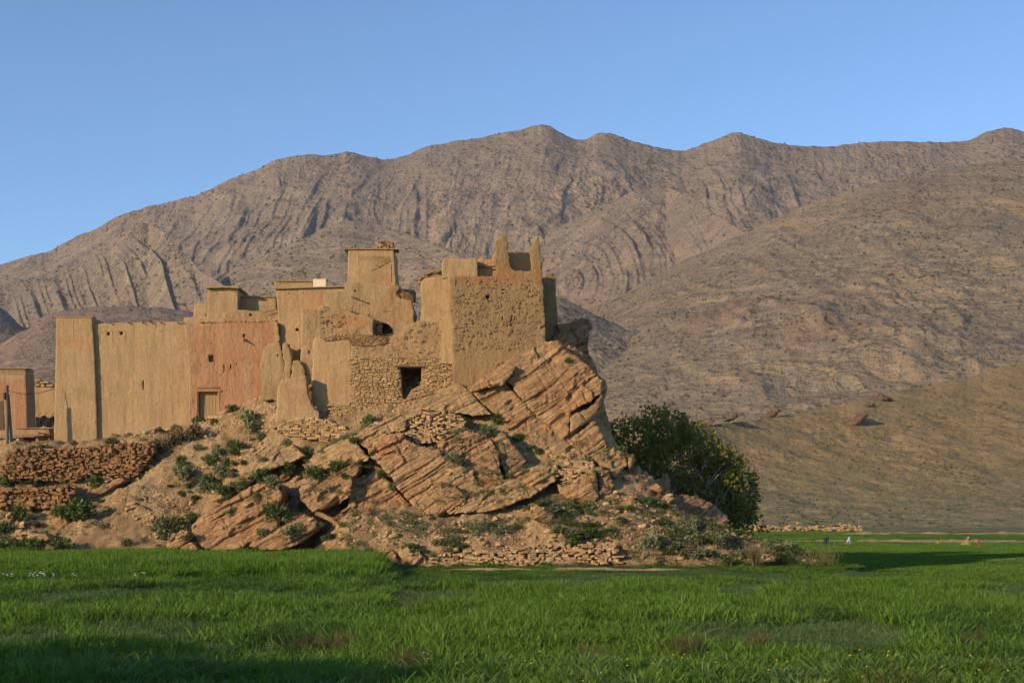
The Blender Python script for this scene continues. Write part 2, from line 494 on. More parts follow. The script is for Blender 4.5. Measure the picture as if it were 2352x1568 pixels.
# beds of the tilted sandstone, shared by all the blocks
_b = [-40.0]
_r = np.random.default_rng(3)
while _b[-1] < 60: _b.append(_b[-1] + min(1.7, .07 + _r.exponential(.34)))
BEDS = np.array(_b)
CB, SB = math.cos(BED), math.sin(BED)
def bedrelief(amp=.16, seed=0, fine=.05, groove=.13):
    def r(x, z):
        s = x * CB + z * SB; n = -x * SB + z * CB
        n = n + fbm(x * .16, z * .16, 0., 3, 77) * .55 + fbm(x * .7, z * .7, 0., 3, 78) * .10
        k = np.searchsorted(BEDS, n)
        lo, hi = BEDS[k - 1], BEDS[np.minimum(k, len(BEDS) - 1)]
        L = .8 + 2.6 * h1(k, 5)
        sj = (s + fbm(x * .8, z * .8, 0., 2, seed + 4) * .3) / L + 10 * h1(k, 6)
        j = np.floor(sj)
        p = (h1(k, seed + 1) - .5) * 1.1 * amp + (h2(k, j, seed + 2) - .5) * 1.5 * amp
        d = np.minimum(n - lo, hi - n)
        open_ = np.clip(fbm(x * .35, z * .35 + 9, 0., 3, seed + 14) * 1.4 + .55 + (h1(np.where(n - lo < hi - n, k, k + 1), 9) - .55) * 1.6, 0.0, 1.7)
        g = groove * np.exp(-(d / .05) ** 2) * open_
        dj = np.minimum(sj - j, 1 + j - sj) * L
        g = g + groove * .8 * np.exp(-(dj / .06) ** 2) * (h2(k, np.round(sj), seed + 8) > .55)
        rd = -.05 * np.exp(-d / .06)
        return p - g + rd + fbm(x * 1.1, z * 1.1, 0., 4, seed + 3) * .16 - .10 * np.clip(1 - np.abs(vn(s * .55 + 3, n * .28, 0., seed + 33)) * 14, 0, 1) - .28 / (1 + np.exp(-(fbm(s * .5, n * .9, 0., 3, seed + 35) - .28) * 45)) + fbm(x * 5, z * 5, 0., 3, seed + 6) * fine
    return r

# ------------------------------------------------------------------ ground: one sheet to the horizon
def grid_faces(nr, nc):
    i = np.arange(nr - 1)[:, None] * nc + np.arange(nc - 1)[None, :]
    return np.stack([i, i + 1, i + nc + 1, i + nc], -1).reshape(-1, 4)
def mat_ground():
    n = NT('field_soil', .95)
    sx = n.n('ShaderNodeSeparateXYZ'); n.l(n.pos, sx.inputs[0])
    col = n.mix(n.ramp(n.noise(.12, 5), .35, .65), (.040, .075, .012), (.060, .11, .018))
    col = n.val(col, n.ramp(n.noise(1.6, 5, .7, n.vec((1, .35, 1))), .25, .75, .6, 1.35))
    y = n.math('ADD', sx.outputs[1], n.math('MULTIPLY', n.math('SUBTRACT', n.noise(.06, 5), .5), 70.))
    far = n.mix(n.ramp(n.noise(.08, 5, .65), .4, .62), (.20, .165, .075), (.125, .125, .042))
    far = n.val(far, n.ramp(n.noise(.7, 5, .75, n.vec((1, .4, 1))), .25, .75, .7, 1.25))
    col = n.mix(n.ramp(y, 262, 276), col, far)
    return n.done(col, n.bump(n.noise(2.2, 5, .7), .25))
M['ground'] = mat_ground()
gy = np.concatenate([np.arange(8, 76, 2.0), np.arange(76, 100, .5), np.arange(100, 480, 3.0), np.geomspace(480, 9000, 40)])
gx = np.linspace(-1, 1, 241)
Yg = gy[:, None] * np.ones(241); Xg = gx[None, :] * (gy[:, None] * .75 + 60)
Zg = fbm(Xg * .05, Yg * .05, 0., 3, 3) * .12
LOW = -1.7                                                     # the fields right of the hill lie one terrace lower
def sst(t): t = np.clip(t, 0, 1); return t * t * (3 - 2 * t)
def gz0(x, y): return LOW * sst((x - 8) / 8) * sst((y - 92 + 13.5 * sst((x - 17.5) / 4)) / 3.5)
Zg = Zg + gz0(Xg, Yg)
o = put('ground', mesh('ground', np.stack([Xg, Yg, Zg - .02], -1), grid_faces(len(gy), 241), M['ground'], True))
tag(o, kind='structure')

# ------------------------------------------------------------------ mountains
def mat_mountain(name, c1, c2, c3, scale, strata_rot, bumpd, dots=.55, dotc=(.055, .052, .028), strata=1., red=0., low=None):
    n = NT(name, .95, .1)
    big = n.noise(.9 / scale, 5, .6)
    col = n.mix(n.ramp(big, .36, .64), c1, c2)
    wv = n.vec((1.0, .35, 1.0), strata_rot)
    wp = n.n('ShaderNodeVectorMath', operation='ADD'); n.l(wv, wp.inputs[0])
    nz = n.n('ShaderNodeTexNoise'); n.l(n.pos, nz.inputs['Vector']); nz.inputs['Scale'].default_value = .55 / scale; nz.inputs['Detail'].default_value = 2
    sc = n.n('ShaderNodeVectorMath', operation='SCALE'); n.l(nz.outputs['Color'], sc.inputs[0]); sc.inputs['Scale'].default_value = scale * 1.5
    n.l(sc.outputs[0], wp.inputs[1])
    st = n.noise(1.0, 4, .72, n.vec((.35 / scale, .35 / scale, 13. / scale), (0, 0, 0), wp.outputs[0]))
    mask = n.ramp(n.noise(.7 / scale, 3), .38, .6, 0, strata)
    col = n.mix(n.math('MULTIPLY', n.ramp(st, .47, .60), mask), col, c3)
    if strata:
        ln = n.math('ABSOLUTE', n.math('SUBTRACT', n.noise(1.0, 3, .7, n.vec((.3 / scale, .3 / scale, 9. / scale), (0, 0, 0), wp.outputs[0])), .5))
        col = n.mix(n.math('MULTIPLY', n.ramp(ln, .0, .03, .6, 0), mask), col, (.13, .105, .09))
    col = n.val(col, n.ramp(n.noise(9 / scale, 5, .75), .25, .75, .68, 1.28))
    if red:
        col = n.mix(n.ramp(n.noise(1.3 / scale, 4, .6), .60, .66, 0, red), col, (.20, .115, .075))
        col = n.mix(n.ramp(n.noise(.8 / scale, 4, .6, n.vec((1, 1, 1.3))), .60, .68, 0, red), col, (.34, .21, .09))
    if low:
        sz = n.n('ShaderNodeSeparateXYZ'); n.l(n.pos, sz.inputs[0])
        zz = n.math('ADD', sz.outputs[2], n.math('MULTIPLY', n.math('SUBTRACT', n.noise(2. / scale, 5, .65), .5), low))
        gr = n.mix(n.ramp(n.noise(14 / scale, 4, .7), .4, .6), (.19, .165, .068), (.28, .21, .10))
        col = n.mix(n.ramp(zz, low * .1, low * .9, 1, 0), col, gr)
    d = n.vor(34 / scale, None); rnd = n.noise(3.0 / scale, 3)
    dot = n.math('MULTIPLY', n.math('LESS_THAN', d, n.ramp(rnd, .38, .62, .08, .40)), dots)
    d2 = n.vor(70 / scale, None)
    dot2 = n.math('MULTIPLY', n.math('LESS_THAN', d2, .26), dots * .6)
    col = n.mix(n.math('MAXIMUM', dot, dot2), col, dotc)
    b = n.bump(n.noise(6 / scale, 5, .7), bumpd * 1.6, .9, n.bump(st, bumpd, .9) if strata else None)
    b = n.bump(n.noise(24 / scale, 4, .75), bumpd * .7, .8, b)
    return n.done(col, b)
def curve(pts, u):
    p = np.array(pts, float)
    m = np.gradient(p[:, 1], p[:, 0])
    i = np.clip(np.searchsorted(p[:, 0], u) - 1, 0, len(p) - 2)
    h = p[i + 1, 0] - p[i, 0]; t = np.clip((u - p[i, 0]) / h, 0, 1)
    return (2 * t**3 - 3 * t**2 + 1) * p[i, 1] + (t**3 - 2 * t**2 + t) * h * m[i] * .6 + (-2 * t**3 + 3 * t**2) * p[i + 1, 1] + (t**3 - t**2) * h * m[i + 1] * .6
def mountain(name, sky_pts, Yr, Yb, mat, amp, nu=420, nt=150, kexp=1.25, feat=(), seed=0, zb=-4., wav=1.0, rough=.0, lay=None, gul=.8):
    """a range: crest line, distance of the crest and of the foot; the slope carries gullies, spurs and stepped beds"""
    us = np.linspace(sky_pts[0][0], sky_pts[-1][0], nu)
    ve = curve(sky_pts, us)
    e_ = np.clip(np.minimum(us - us[0], us[-1] - us) / 110., 0, 1); e_ = e_ * e_ * (3 - 2 * e_); ve = ve * e_ + (1 - e_) * 1162
    sm_ = np.convolve(np.pad(ve, 60, mode='edge'), np.hanning(121) / np.hanning(121).sum(), 'valid')
    ve = ve + fbm(us * .035, us * 0, 0., 5, seed + 50, .6) * 3.0 * wav
    t = np.concatenate([np.linspace(0, 1, nt) ** .9, np.linspace(1.03, 1.5, 10)])
    yr = Yr(us) if callable(Yr) else np.full(nu, float(Yr))
    yb = Yb(us) if callable(Yb) else np.full(nu, float(Yb))
    zr = CAMZ + (VH - ve) / FPX * yr; zsm = CAMZ + (VH - sm_) / FPX * yr
    T = t[:, None]; tt = np.minimum(T, 1)
    Y = yb + (yr - yb) * T
    wr = tt ** 5
    Z = zb + (zr * wr + zsm * (1 - wr) - zb) * tt ** kexp - np.maximum(T - 1, 0) * (zr - zb) * 1.1
    X = (us - U0) / FPX * (yr * .5 + Y * .5)
    X = X + (us - U0) / FPX * (Y - (yr * .5 + Y * .5))
    sc = amp * 6.0
    env = np.clip(tt * 4, 0, 1) * np.clip((1 - tt) * 5 + .06, 0, 1) * (T <= 1)
    wx = X / sc + fbm(X / sc * .7, Y / sc * .7, 0., 3, seed + 3) * .5
    g = ridged(wx * .5, Y / sc * .33 + fbm(X / sc * .6, Y / sc * .6, 0., 3, seed + 4) * .5, 5, seed) * 1.0
    h = (g - .62) * gul * amp + fbm(X / sc * 1.6, Y / sc * 1.3, 0., 7, seed + 8, .58) * amp * .5
    Vv = VH - (Z - CAMZ) / Y * FPX; Uu = us[None, :] + 0 * Vv
    if lay:   # stepped beds: dip direction in the picture plane, spacing, height
        for (ang, spc, hh, mu, mv, ru, rv) in lay:
            if callable(ang):
                c, s_ = 0., 1.; qq = ang(Uu, Vv); wk = .25
            else:
                c, s_ = math.cos(ang), math.sin(ang); qq = Uu * s_ + Vv * c; wk = 1.
            q = (qq + wk * ( fbm(Uu / 160., Vv / 160., 0., 4, seed + 31) * 40 + fbm(Uu / 30., Vv / 30., 0., 3, seed + 37) * 5)) / spc
            al = (Uu * c - Vv * s_)
            kk = np.floor(q); fr = q - kk
            on = np.clip(fbm(al / 150. + h1(kk, 3) * 50, kk * 1.7, 0., 3, seed + 35) * 3.0 - .15, 0, 1)
            w = np.exp(-(((Uu - mu) / ru) ** 2 + ((Vv - mv) / rv) ** 2) ** 2)
            prof = np.where(fr < .82, fr / .82, (1 - fr) / .18)
            h = h + prof * hh * amp * on * w
    dsp = h * env
    Z = Z + dsp * .75; Y = Y - dsp * .8
    X = X + dsp * .12
    if rough: Z = Z + fbm(X / 9, Y / 9, 0., 4, seed + 60) * rough * env
    o = put(name, mesh(name, np.stack([X, Y, Z], -1), grid_faces(len(t), nu), mat, True))
    tag(o, kind='structure')
    return o
sx = (0, math.radians(-20), 0)
M['mt_far'] = mat_mountain('mountain_rock', (.261, .190, .125), (.213, .162, .115), (.326, .224, .138), 420., (0, math.radians(62), 0), 8.)
M['mt_mid'] = mat_mountain('mountain_beds', (.261, .190, .123), (.213, .162, .113), (.331, .230, .138), 260., (0, math.radians(70), 0), 6.)
M['mt_fold'] = mat_mountain('folded_beds', (.267, .195, .123), (.218, .168, .112), (.336, .236, .138), 230., (0, math.radians(-8), 0), 4.5)
M['mt_spur'] = mat_mountain('right_spur', (.253, .184, .110), (.206, .158, .101), (.316, .218, .121), 230., (0, math.radians(-18), 0), 4.5, .6, red=.5)
M['mt_near'] = mat_mountain('near_slope', (.327, .211, .090), (.258, .180, .079), (.353, .224, .095), 90., (0, math.radians(-20), 0), 1.1, .5, (.073, .070, .026), 0., .3, 20.)
M['mt_low'] = mat_mountain('foothill', (.271, .180, .119), (.218, .160, .112), (.316, .200, .127), 130., (0, math.radians(12), 0), 2.6)
R_ = math.radians
mountain('far_mountain_range', [(-400, 715), (-200, 675), (0, 606), (100, 580), (200, 532), (300, 486), (420, 456), (560, 402), (640, 366), (690, 355), (740, 357), (800, 350), (890, 366), (1000, 332), (1090, 318), (1180, 300), (1245, 288), (1330, 321), (1390, 305), (1450, 325), (1570, 345), (1630, 326), (1690, 305), (1740, 318), (1790, 330), (1890, 338), (2000, 327), (2130, 326), (2220, 324), (2270, 304), (2310, 295), (2360, 304), (2500, 330), (2700, 360)],
         3300, 1650, M['mt_far'], 46, 1120, 265, 1.15, seed=1, wav=1.3, gul=.16,
         lay=[(R_(62), 42, .26, 600, 520, 420, 260), (R_(62), 15, .10, 600, 520, 420, 260), (R_(84), 34, .13, 1100, 560, 320, 260), (R_(84), 11, .07, 1150, 540, 400, 260), (R_(110), 40, .1, 1750, 430, 400, 200), (R_(118), 12, .07, 1800, 430, 500, 200)])
mountain('mid_mountain_spur', [(700, 850), (850, 730), (1000, 652), (1181, 563), (1300, 512), (1392, 469), (1474, 434), (1529, 431), (1580, 448), (1650, 495), (1750, 560), (1900, 640), (2100, 760)],
         lambda u: 2700 - np.clip(u - 1530, 0, 250) * 3., 1500, M['mt_mid'], 24, 520, 190, 1.1, seed=5, gul=.16, lay=[(lambda U, V: np.hypot(U - 1310, V - 650), 34, .22, 1450, 560, 300, 180), (lambda U, V: np.hypot(U - 1310, V - 650), 11, .10, 1400, 600, 340, 220)])
mountain('left_ridge', [(-500, 830), (-200, 730), (0, 668), (100, 632), (180, 598), (250, 556), (300, 523), (330, 513), (365, 524), (400, 558), (430, 592), (470, 628), (540, 670), (640, 730), (800, 800)],
         lambda u: 2450 - np.clip(u - 340, 0, 200) * 3.2, 1500, M['mt_mid'], 28, 740, 240, 1.0, seed=9, gul=.12, lay=[(lambda U, V: U - .32 * (V - 600) + np.clip(610 - V, 0, 200) ** 2 * .010, 62, .34, 250, 640, 330, 150), (lambda U, V: U - .32 * (V - 600) + np.clip(610 - V, 0, 200) ** 2 * .010, 13, .13, 250, 640, 400, 190)])
mountain('folded_hill', [(200, 830), (330, 770), (430, 708), (480, 664), (560, 612), (630, 575), (700, 545), (760, 518), (810, 507), (850, 511), (900, 526), (1000, 562), (1100, 606), (1250, 670), (1450, 755), (1700, 850), (1950, 950)],
         lambda u: 2200 - np.clip(u - 860, 0, 300) * 2., 1150, M['mt_fold'], 18, 640, 210, .95, seed=12, gul=.2, lay=[(lambda U, V: V - .0011 * (U - 805) ** 2, 10, .14, 780, 570, 340, 140), (lambda U, V: V - .0011 * (U - 805) ** 2, 34, .12, 780, 570, 340, 140)])
mountain('right_mountain_spur', [(900, 960), (1100, 862), (1250, 788), (1400, 692), (1500, 636), (1600, 585), (1700, 540), (1780, 500), (1900, 452), (2000, 424), (2150, 392), (2300, 372), (2400, 360), (2600, 330), (2850, 300)],
         2050, 800, M['mt_spur'], 24, 600, 250, 1.05, seed=15, gul=.35, lay=[(R_(-28), 70, .22, 1900, 800, 500, 160), (R_(-20), 22, .12, 1900, 640, 520, 200), (lambda U, V: np.hypot(U - 1930, (V - 830) * 1.25), 20, .10, 1900, 640, 330, 170)])
mountain('left_foothill', [(-500, 800), (-150, 690), (0, 706), (60, 752), (110, 722), (200, 706), (330, 704), (430, 714), (520, 735), (700, 780), (900, 830), (1200, 900)],
         1350, 620, M['mt_low'], 12, 360, 130, 1.0, seed=19, gul=.5)
mountain('left_low_hill', [(-500, 880), (-100, 830), (0, 790), (50, 762), (100, 740), (170, 742), (260, 770), (400, 800), (600, 860), (900, 950)],
         900, 450, M['mt_low'], 7, 300, 110, 1.0, seed=22, gul=.5)
mountain('near_hillside', [(700, 1085), (1000, 1052), (1300, 1005), (1480, 985), (1640, 974), (1750, 961), (1900, 935), (2000, 912), (2100, 892), (2200, 870), (2352, 830), (2600, 760), (2850, 700)],
         lambda u: 520 + np.clip(u - 1500, 0, 2000) * .28, lambda u: 290 + 0 * u, M['mt_near'], 3.0, 580, 180, 2.2, seed=26, zb=-2.6, rough=.3, gul=.25,
         lay=[(R_(-32), 60, .25, 1950, 980, 450, 80)])
# ------------------------------------------------------------------ the hill: height field through measured points
def yrock(v, u=1200): return 92 + (1200 - v) * .03 + min(max((900 - u) * .011, 0), 5)
CP = []
def cp(u, v, Y): CP.append(tuple(W(u, v, Y)))
for u, v, Y in [(-40, 1048, 111), (60, 1042, 111), (127, 1030, 111), (230, 1017, 111), (330, 1002, 111), (430, 973, 111), (500, 958, 110.8), (560, 928, 110.2), (612, 902, 109.8),
                (20, 1034, 107), (100, 1032, 107), (200, 1024, 107), (300, 1014, 107.2), (360, 1018, 107),
                (20, 1105, 105.6), (100, 1108, 105.6), (200, 1100, 105.6), (300, 1080, 105.8), (370, 1045, 106),
                (10, 1190, 101.5), (80, 1185, 101.5), (150, 1170, 101.8), (60, 1235, 99), (130, 1225, 99.5), (220, 1165, 102), (220, 1230, 99),
                (300, 1150, 101.5), (330, 1225, 98.6), (400, 1100, 103.2), (400, 1190, 99.6), (500, 1050, 104.6), (500, 1140, 101), (600, 1000, 105.6), (600, 1080, 102.8),
                (650, 965, 105.6), (700, 1010, 104), (700, 1060, 102.8), (740, 965, 105.4), (790, 962, 105.4), (860, 945, 105.6), (920, 930, 105.6), (970, 912, 105.6),
                (800, 1010, 103.4), (900, 990, 103.4), (1000, 960, 103.6), (1050, 900, 105.6), (1100, 880, 105.4), (1150, 845, 105.6), (1250, 800, 105.6)]:
    cp(u, v, Y)
for u, v in [(1300, 860), (1350, 920), (1360, 960)]: cp(u, v, 104.2)
for u, v in [(450, 1235), (600, 1200), (700, 1180), (800, 1130), (800, 1070), (900, 1060), (900, 1130), (1000, 1040), (1000, 1120), (1100, 1000), (1100, 1080),
             (1200, 920), (1200, 1020), (1200, 1080), (1300, 1000), (1300, 1060), (1370, 1040)]:
    cp(u, v, yrock(v, u) + 2.4)
for u, v, Y in [(450, 1262, 97), (700, 1262, 96.5), (750, 1215, 94.5), (900, 1185, 94), (1050, 1190, 93.6), (1200, 1170, 94), (1320, 1150, 94.5), (1430, 1120, 95.5), (1500, 1150, 95),
                (800, 1225, 92.2), (900, 1230, 91.2), (1000, 1235, 90.6), (1150, 1235, 90.4), (1300, 1235, 90.4), (1450, 1235, 90.4), (1560, 1220, 91.5), (1640, 1225, 92.2), (1700, 1250, 92),
                (1780, 1264, 91.5), (1850, 1280, 91), (1920, 1296, 90.5),
                (860, 1285, 89.5), (950, 1300, 89.0), (1020, 1303, 88.6), (1200, 1305, 88.4), (1400, 1305, 88.4), (1550, 1305, 88.6), (1650, 1308, 88.6), (1800, 1312, 88.2), (1920, 1316, 88.2),
                (1480, 1090, 98), (1560, 1160, 97.5), (1650, 1205, 96.5)]:
    cp(u, v, Y)
for x in np.arange(-60, 17, 6): CP.append((x, 84 + (8 if x < -11 else 0), 0.)); CP.append((x, 78, 0.))
for p in [(18, 85, 0), (22, 84, -1.6), (26, 84, -1.9), (34, 84, -1.9), (18, 78, 0), (24, 77, -.3), (34, 77, -.3)]: CP.append(p)
for p in [(26, 90, -1.9), (28, 97, -2), (25, 104, -2), (23, 115, -2), (22, 130, -2), (20, 145, -2), (-10, 165, -2), (-50, 165, 2), (10, 158, -2), (30, 150, -2), (30, 120, -2), (34, 97, -2), (34, 90, -2),
          (6.6, 107, 11.5), (9.5, 108, 4.5), (12.5, 104, 2), (15, 108, 0), (18, 101, -.4), (10, 114, 2), (6, 112, 9), (14, 118, -.8), (12, 128, 0), (0, 112, 15), (0, 120, 14.5), (4, 125, 11), (-8, 115, 15), (-8, 128, 14), (-18, 118, 13), (-18, 130, 12),
          (-28, 118, 10), (-28, 135, 9), (-38, 118, 8.0), (-38, 135, 8.0), (-55, 120, 7.8), (-55, 135, 8), (-50, 108, 7.8), (-48, 103, 4.5), (-48, 98, 1.2), (0, 140, 7), (-20, 148, 5), (8, 140, 2)]:
    CP.append(p)
CP = np.array(CP)
def _phi(r): return np.sqrt(r * r + .5)
_A = _phi(np.hypot(CP[:, None, 0] - CP[None, :, 0], CP[:, None, 1] - CP[None, :, 1]))
_n = len(CP)
_K = np.zeros((_n + 3, _n + 3)); _K[:_n, :_n] = _A - np.eye(_n) * .05; _K[:_n, _n] = 1; _K[:_n, _n + 1:] = CP[:, :2]; _K[_n:, :_n] = _K[:_n, _n:].T
_w = np.linalg.solve(_K, np.concatenate([CP[:, 2], [0, 0, 0]]))
def hill0(x, y):
    x, y = np.asarray(x, float), np.asarray(y, float)
    sh = x.shape; x, y = x.ravel(), y.ravel(); r = np.zeros(len(x))
    for i in range(0, len(x), 20000):
        xx, yy = x[i:i + 20000], y[i:i + 20000]
        r[i:i + 20000] = _phi(np.hypot(xx[:, None] - CP[:, 0], yy[:, None] - CP[:, 1])) @ _w[:_n] + _w[_n] + _w[_n + 1] * xx + _w[_n + 2] * yy
    return r.reshape(sh)
def hill(x, y):
    z = hill0(x, y)
    k = np.clip(z / 1.2, 0, 1) * np.clip((112 - y) / 3, .15, 1)
    # weathered beds crop out on the dip slope to the left: low steps along the strike
    s = -x * SB + z * CB + fbm(x * .25, y * .25, 0., 3, 91) * .5
    q = s / .55; fr = q - np.floor(q)
    st = (np.where(fr < .8, fr / .8, (1 - fr) / .2) - .5) * .42 * np.clip(fbm(x * .3, y * .3, 0., 3, 92) * 2 + .5, 0, 1)
    z = z + k * (fbm(x * .4, y * .4, 0., 5, 93) * .55 + fbm(x * 2.2, y * 2.2, 0., 4, 94, .65) * .22 + st)
    return np.maximum(z, -2.2)
hx = np.arange(-62, 34.1, .2); hy = np.concatenate([np.arange(84, 113, .16), np.arange(113, 168, .8)])
HX, HY = np.meshgrid(hx, hy); HZ = hill(HX, HY)
edge_ = np.minimum(np.minimum(HX + 62, 34 - HX) / 4, np.minimum(HY - 84, 168 - HY) / 1.5)
_e = np.clip(edge_, 0, 1); HZ = HZ * _e + (gz0(HX, HY) - .4) * (1 - _e)
def mat_hill():
    n = NT('hill_earth', .95)
    col = n.mix(n.ramp(n.noise(.35, 5, .6), .38, .6), (.37, .245, .125), (.335, .205, .098))
    rv = n.vec((1, 1, 1), (0, BED, 0))
    band = n.noise(1.0, 5, .65, n.vec((.3, .5, 2.6), (0, 0, 0), rv), .3)
    col = n.mix(n.ramp(band, .48, .66, 0, .6), col, (.43, .28, .13))
    col = n.mix(n.ramp(n.noise(.3, 6, .75), .48, .58, 0, .85), col, (.22, .135, .065))
    col = n.mix(n.ramp(n.noise(.7, 6, .78), .56, .66, 0, .7), col, (.095, .11, .035))
    pc = n.n('ShaderNodeTexVoronoi'); n.l(n.pos, pc.inputs['Vector']); pc.inputs['Scale'].default_value = 5.5
    sep = n.n('ShaderNodeSeparateColor'); n.l(pc.outputs['Color'], sep.inputs[0])
    grav = n.ramp(n.noise(.45, 4, .6), .42, .6)
    col = n.mix(n.math('MULTIPLY', grav, .8), col, n.val(col, n.ramp(sep.outputs[0], 0, 1, .7, 1.25)))
    col = n.val(col, n.ramp(n.noise(5, 5, .7), .25, .75, .74, 1.22))
    b = n.bump(n.math('MULTIPLY', n.math('SUBTRACT', 1., n.ramp(pc.outputs['Distance'], 0, .6)), grav), .09)
    b = n.bump(n.noise(1.0, 5, .7, n.vec((.6, 1, 5), (0, 0, 0), rv)), .12, 1, b)
    b = n.bump(n.noise(3.2, 6, .7), .11, 1, b)
    sz = n.n('ShaderNodeSeparateXYZ'); n.l(n.pos, sz.inputs[0])
    low = n.math('ADD', sz.outputs[2], n.math('MULTIPLY', n.noise(1.5, 4), .5))
    col = n.mix(n.ramp(low, .22, .5, 1, 0), col, (.06, .085, .02))
    return n.done(col, b)
M['hill'] = mat_hill()
hill_o = put('hill', mesh('hill', np.stack([HX, HY, HZ], -1), grid_faces(len(hy), len(hx)), M['hill'], True))
tag(hill_o, kind='structure')

# ------------------------------------------------------------------ the tilted sandstone blocks of the outcrop
BLOCKS = []
def block(poly, label, dY=0., a=.7, b=0., mat='rock', depth=5., sp=.075, amp=.17, seed=1, rag=.08, edge=(.10, .12), tint=(), Y=None, fine=.05, groove=.14, name='sandstone_block', holes=()):
    c = np.mean(poly, 0)
    pl = Plane(c[0], c[1], (yrock(c[1], c[0]) if Y is None else Y) + dY, a, b)
    o = solid(name, poly, pl, depth, M[mat], None, sp, bedrelief(amp, seed, fine, groove), holes, rag, edge, tint, seed)
    tag(o, label, 'rock', None)
    BLOCKS.append(o)
    return o
YL = (1.1, 1.12, 1.0); RD = (1.05, .86, .78); GY = (.8, .86, .92); DK = (.8, .72, .66)
block(k3((1325, 1050), (1440, 1000), (1560, 945), (1680, 885), (1760, 878), (1860, 970), (2000, 1075)) + k5((1890, 30), (1945, 100), (1948, 175), (1850, 250), (1700, 332), (1690, 505), (1640, 545), (1530, 420), (1400, 322), (1310, 215), (1250, 130), (1195, 85)),
      'huge tilted sandstone block jutting out right under the ruined square tower', 0.7, .55, -.12, 'rock', 6, .07, .17, 11, tint=[(1240, 880, 70, 50, GY, .6), (1330, 930, 60, 50, RD, .6)])
block(k5((1705, 352), (1850, 300), (1940, 190), (1950, 240), (1880, 370), (1700, 500)), 'shaded block under the overhang of the huge tilted slab', 1.2, .2, .3, 'rock', 5, .08, .1, 12, tint=[(1340, 970, 40, 30, YL, .5)])
block(k5((905, 150), (1100, 60), (1200, 90), (1310, 220), (1400, 328), (1500, 405), (1560, 470), (1552, 580), (1520, 620), (1400, 560), (1250, 470), (1170, 440), (1090, 335), (960, 195)),
      'long sandstone slab descending left of the huge block below the tower', 1.9, .7, -.1, 'rock', 6, .07, .16, 13, tint=[(1200, 980, 80, 40, RD, .4), (1120, 930, 40, 40, YL, .5)])
block(k3((1085, 1235), (1200, 1135), (1330, 1040), (1420, 1072), (1448, 1085), (1400, 1150), (1330, 1225), (1220, 1240), (1120, 1262)), 'narrow wedge of layered rock over a dark crevice below the tower', .1, .5, -.15, 'rock', 4, .07, .12, 14)
block(k5((540, 262), (700, 160), (850, 108), (935, 180), (1000, 255), (1090, 345), (960, 360), (840, 335), (690, 325), (560, 312)), 'smooth yellow rock slope just right of the dark stone doorway', 1.9, 1.1, -.1, 'rock_yellow', 6, .08, .09, 15, groove=.08)
block(k5((150, 622), (270, 505), (410, 488), (445, 545), (540, 592), (690, 622), (742, 692), (880, 742), (932, 772), (742, 888), (830, 902), (905, 990), (760, 1102), (680, 1122), (565, 1100), (480, 1032), (380, 922), (330, 832), (232, 732), (180, 682)),
      'broad central block with many parallel tilted beds under the patch of stone wall', -.1, .7, -.08, 'rock', 6, .065, .16, 16, tint=[(1000, 1130, 60, 40, YL, .7), (870, 1020, 40, 30, RD, .8)])
block(k5((668, 572), (780, 510), (900, 458), (1090, 540), (1150, 640), (1160, 760), (1205, 862), (1050, 945), (950, 850), (932, 772), (880, 742), (742, 692)),
      'tilted block right of the broad central block, cut by a dark vertical cleft', -.05, .7, -.05, 'rock', 6, .065, .15, 17, tint=[(1100, 1110, 50, 40, RD, .5)])
block(k5((742, 890), (932, 778), (1050, 938), (960, 1000), (905, 1012), (835, 905)), 'yellow stained block recessed under the overhang of the central block', .55, .35, .05, 'rock_yellow', 5, .07, .1, 18)
block(k5((15, 532), (150, 430), (400, 348), (452, 380), (442, 462), (280, 502), (150, 612), (80, 562)), 'thin stacked ledges jutting above the central block below the doorway', .5, .7, -.1, 'rock_yellow', 5, .065, .22, 19)
block(k5((1100, 540), (1180, 478), (1285, 600), (1362, 700), (1292, 782), (1205, 842), (1168, 722), (1158, 640)), 'greyish block leaning into the cleft right of the central slabs', .5, .6, .1, 'rock', 5, .07, .12, 20, tint=[(1190, 1060, 50, 40, GY, .8)])
block(k5((760, 1112), (900, 1010), (1060, 942), (1210, 852), (1292, 790), (1440, 740), (1560, 720), (1592, 850), (1480, 932), (1350, 1002), (1080, 1095), (900, 1102)),
      'low pale yellow slab along the foot of the outcrop', -.3, .55, -.05, 'rock_yellow', 6, .07, .13, 21)
block(k5((1560, 720), (1700, 640), (1850, 690), (1900, 760), (1890, 820), (1690, 915), (1600, 860)), 'low layered block under the small field-stone wall on the right', .4, .7, 0, 'rock', 5, .08, .12, 211)
block(k4((1188, 640), (1270, 560), (1350, 500), (1480, 440), (1590, 408), (1645, 470), (1742, 582), (1722, 612), (1500, 645), (1222, 712)), 'smooth pale slab with a rounded back left of the central block', .2, .8, -.3, 'rock_yellow', 5, .08, .06, 22, groove=.05, fine=.03)
block(k4((1145, 852), (1300, 752), (1450, 690), (1620, 628), (1662, 660), (1645, 720), (1602, 762), (1592, 900), (1500, 960), (1400, 1002), (1260, 1042), (1180, 962)),
      'overhanging stack of thick beds with a black cave under its right end', -1.3, .42, -.1, 'rock', 4.2, .065, .26, 23)
block(k4((1600, 765), (1780, 708), (1880, 740), (2000, 882), (2100, 985), (1950, 1052), (1500, 1142), (1425, 1102), (1560, 1000)), 'dark shaded beds behind the black cave at the foot of the rock', .7, .4, .12, 'rock', 5, .07, .16, 24, tint=[(880, 1160, 70, 40, RD, .6)])
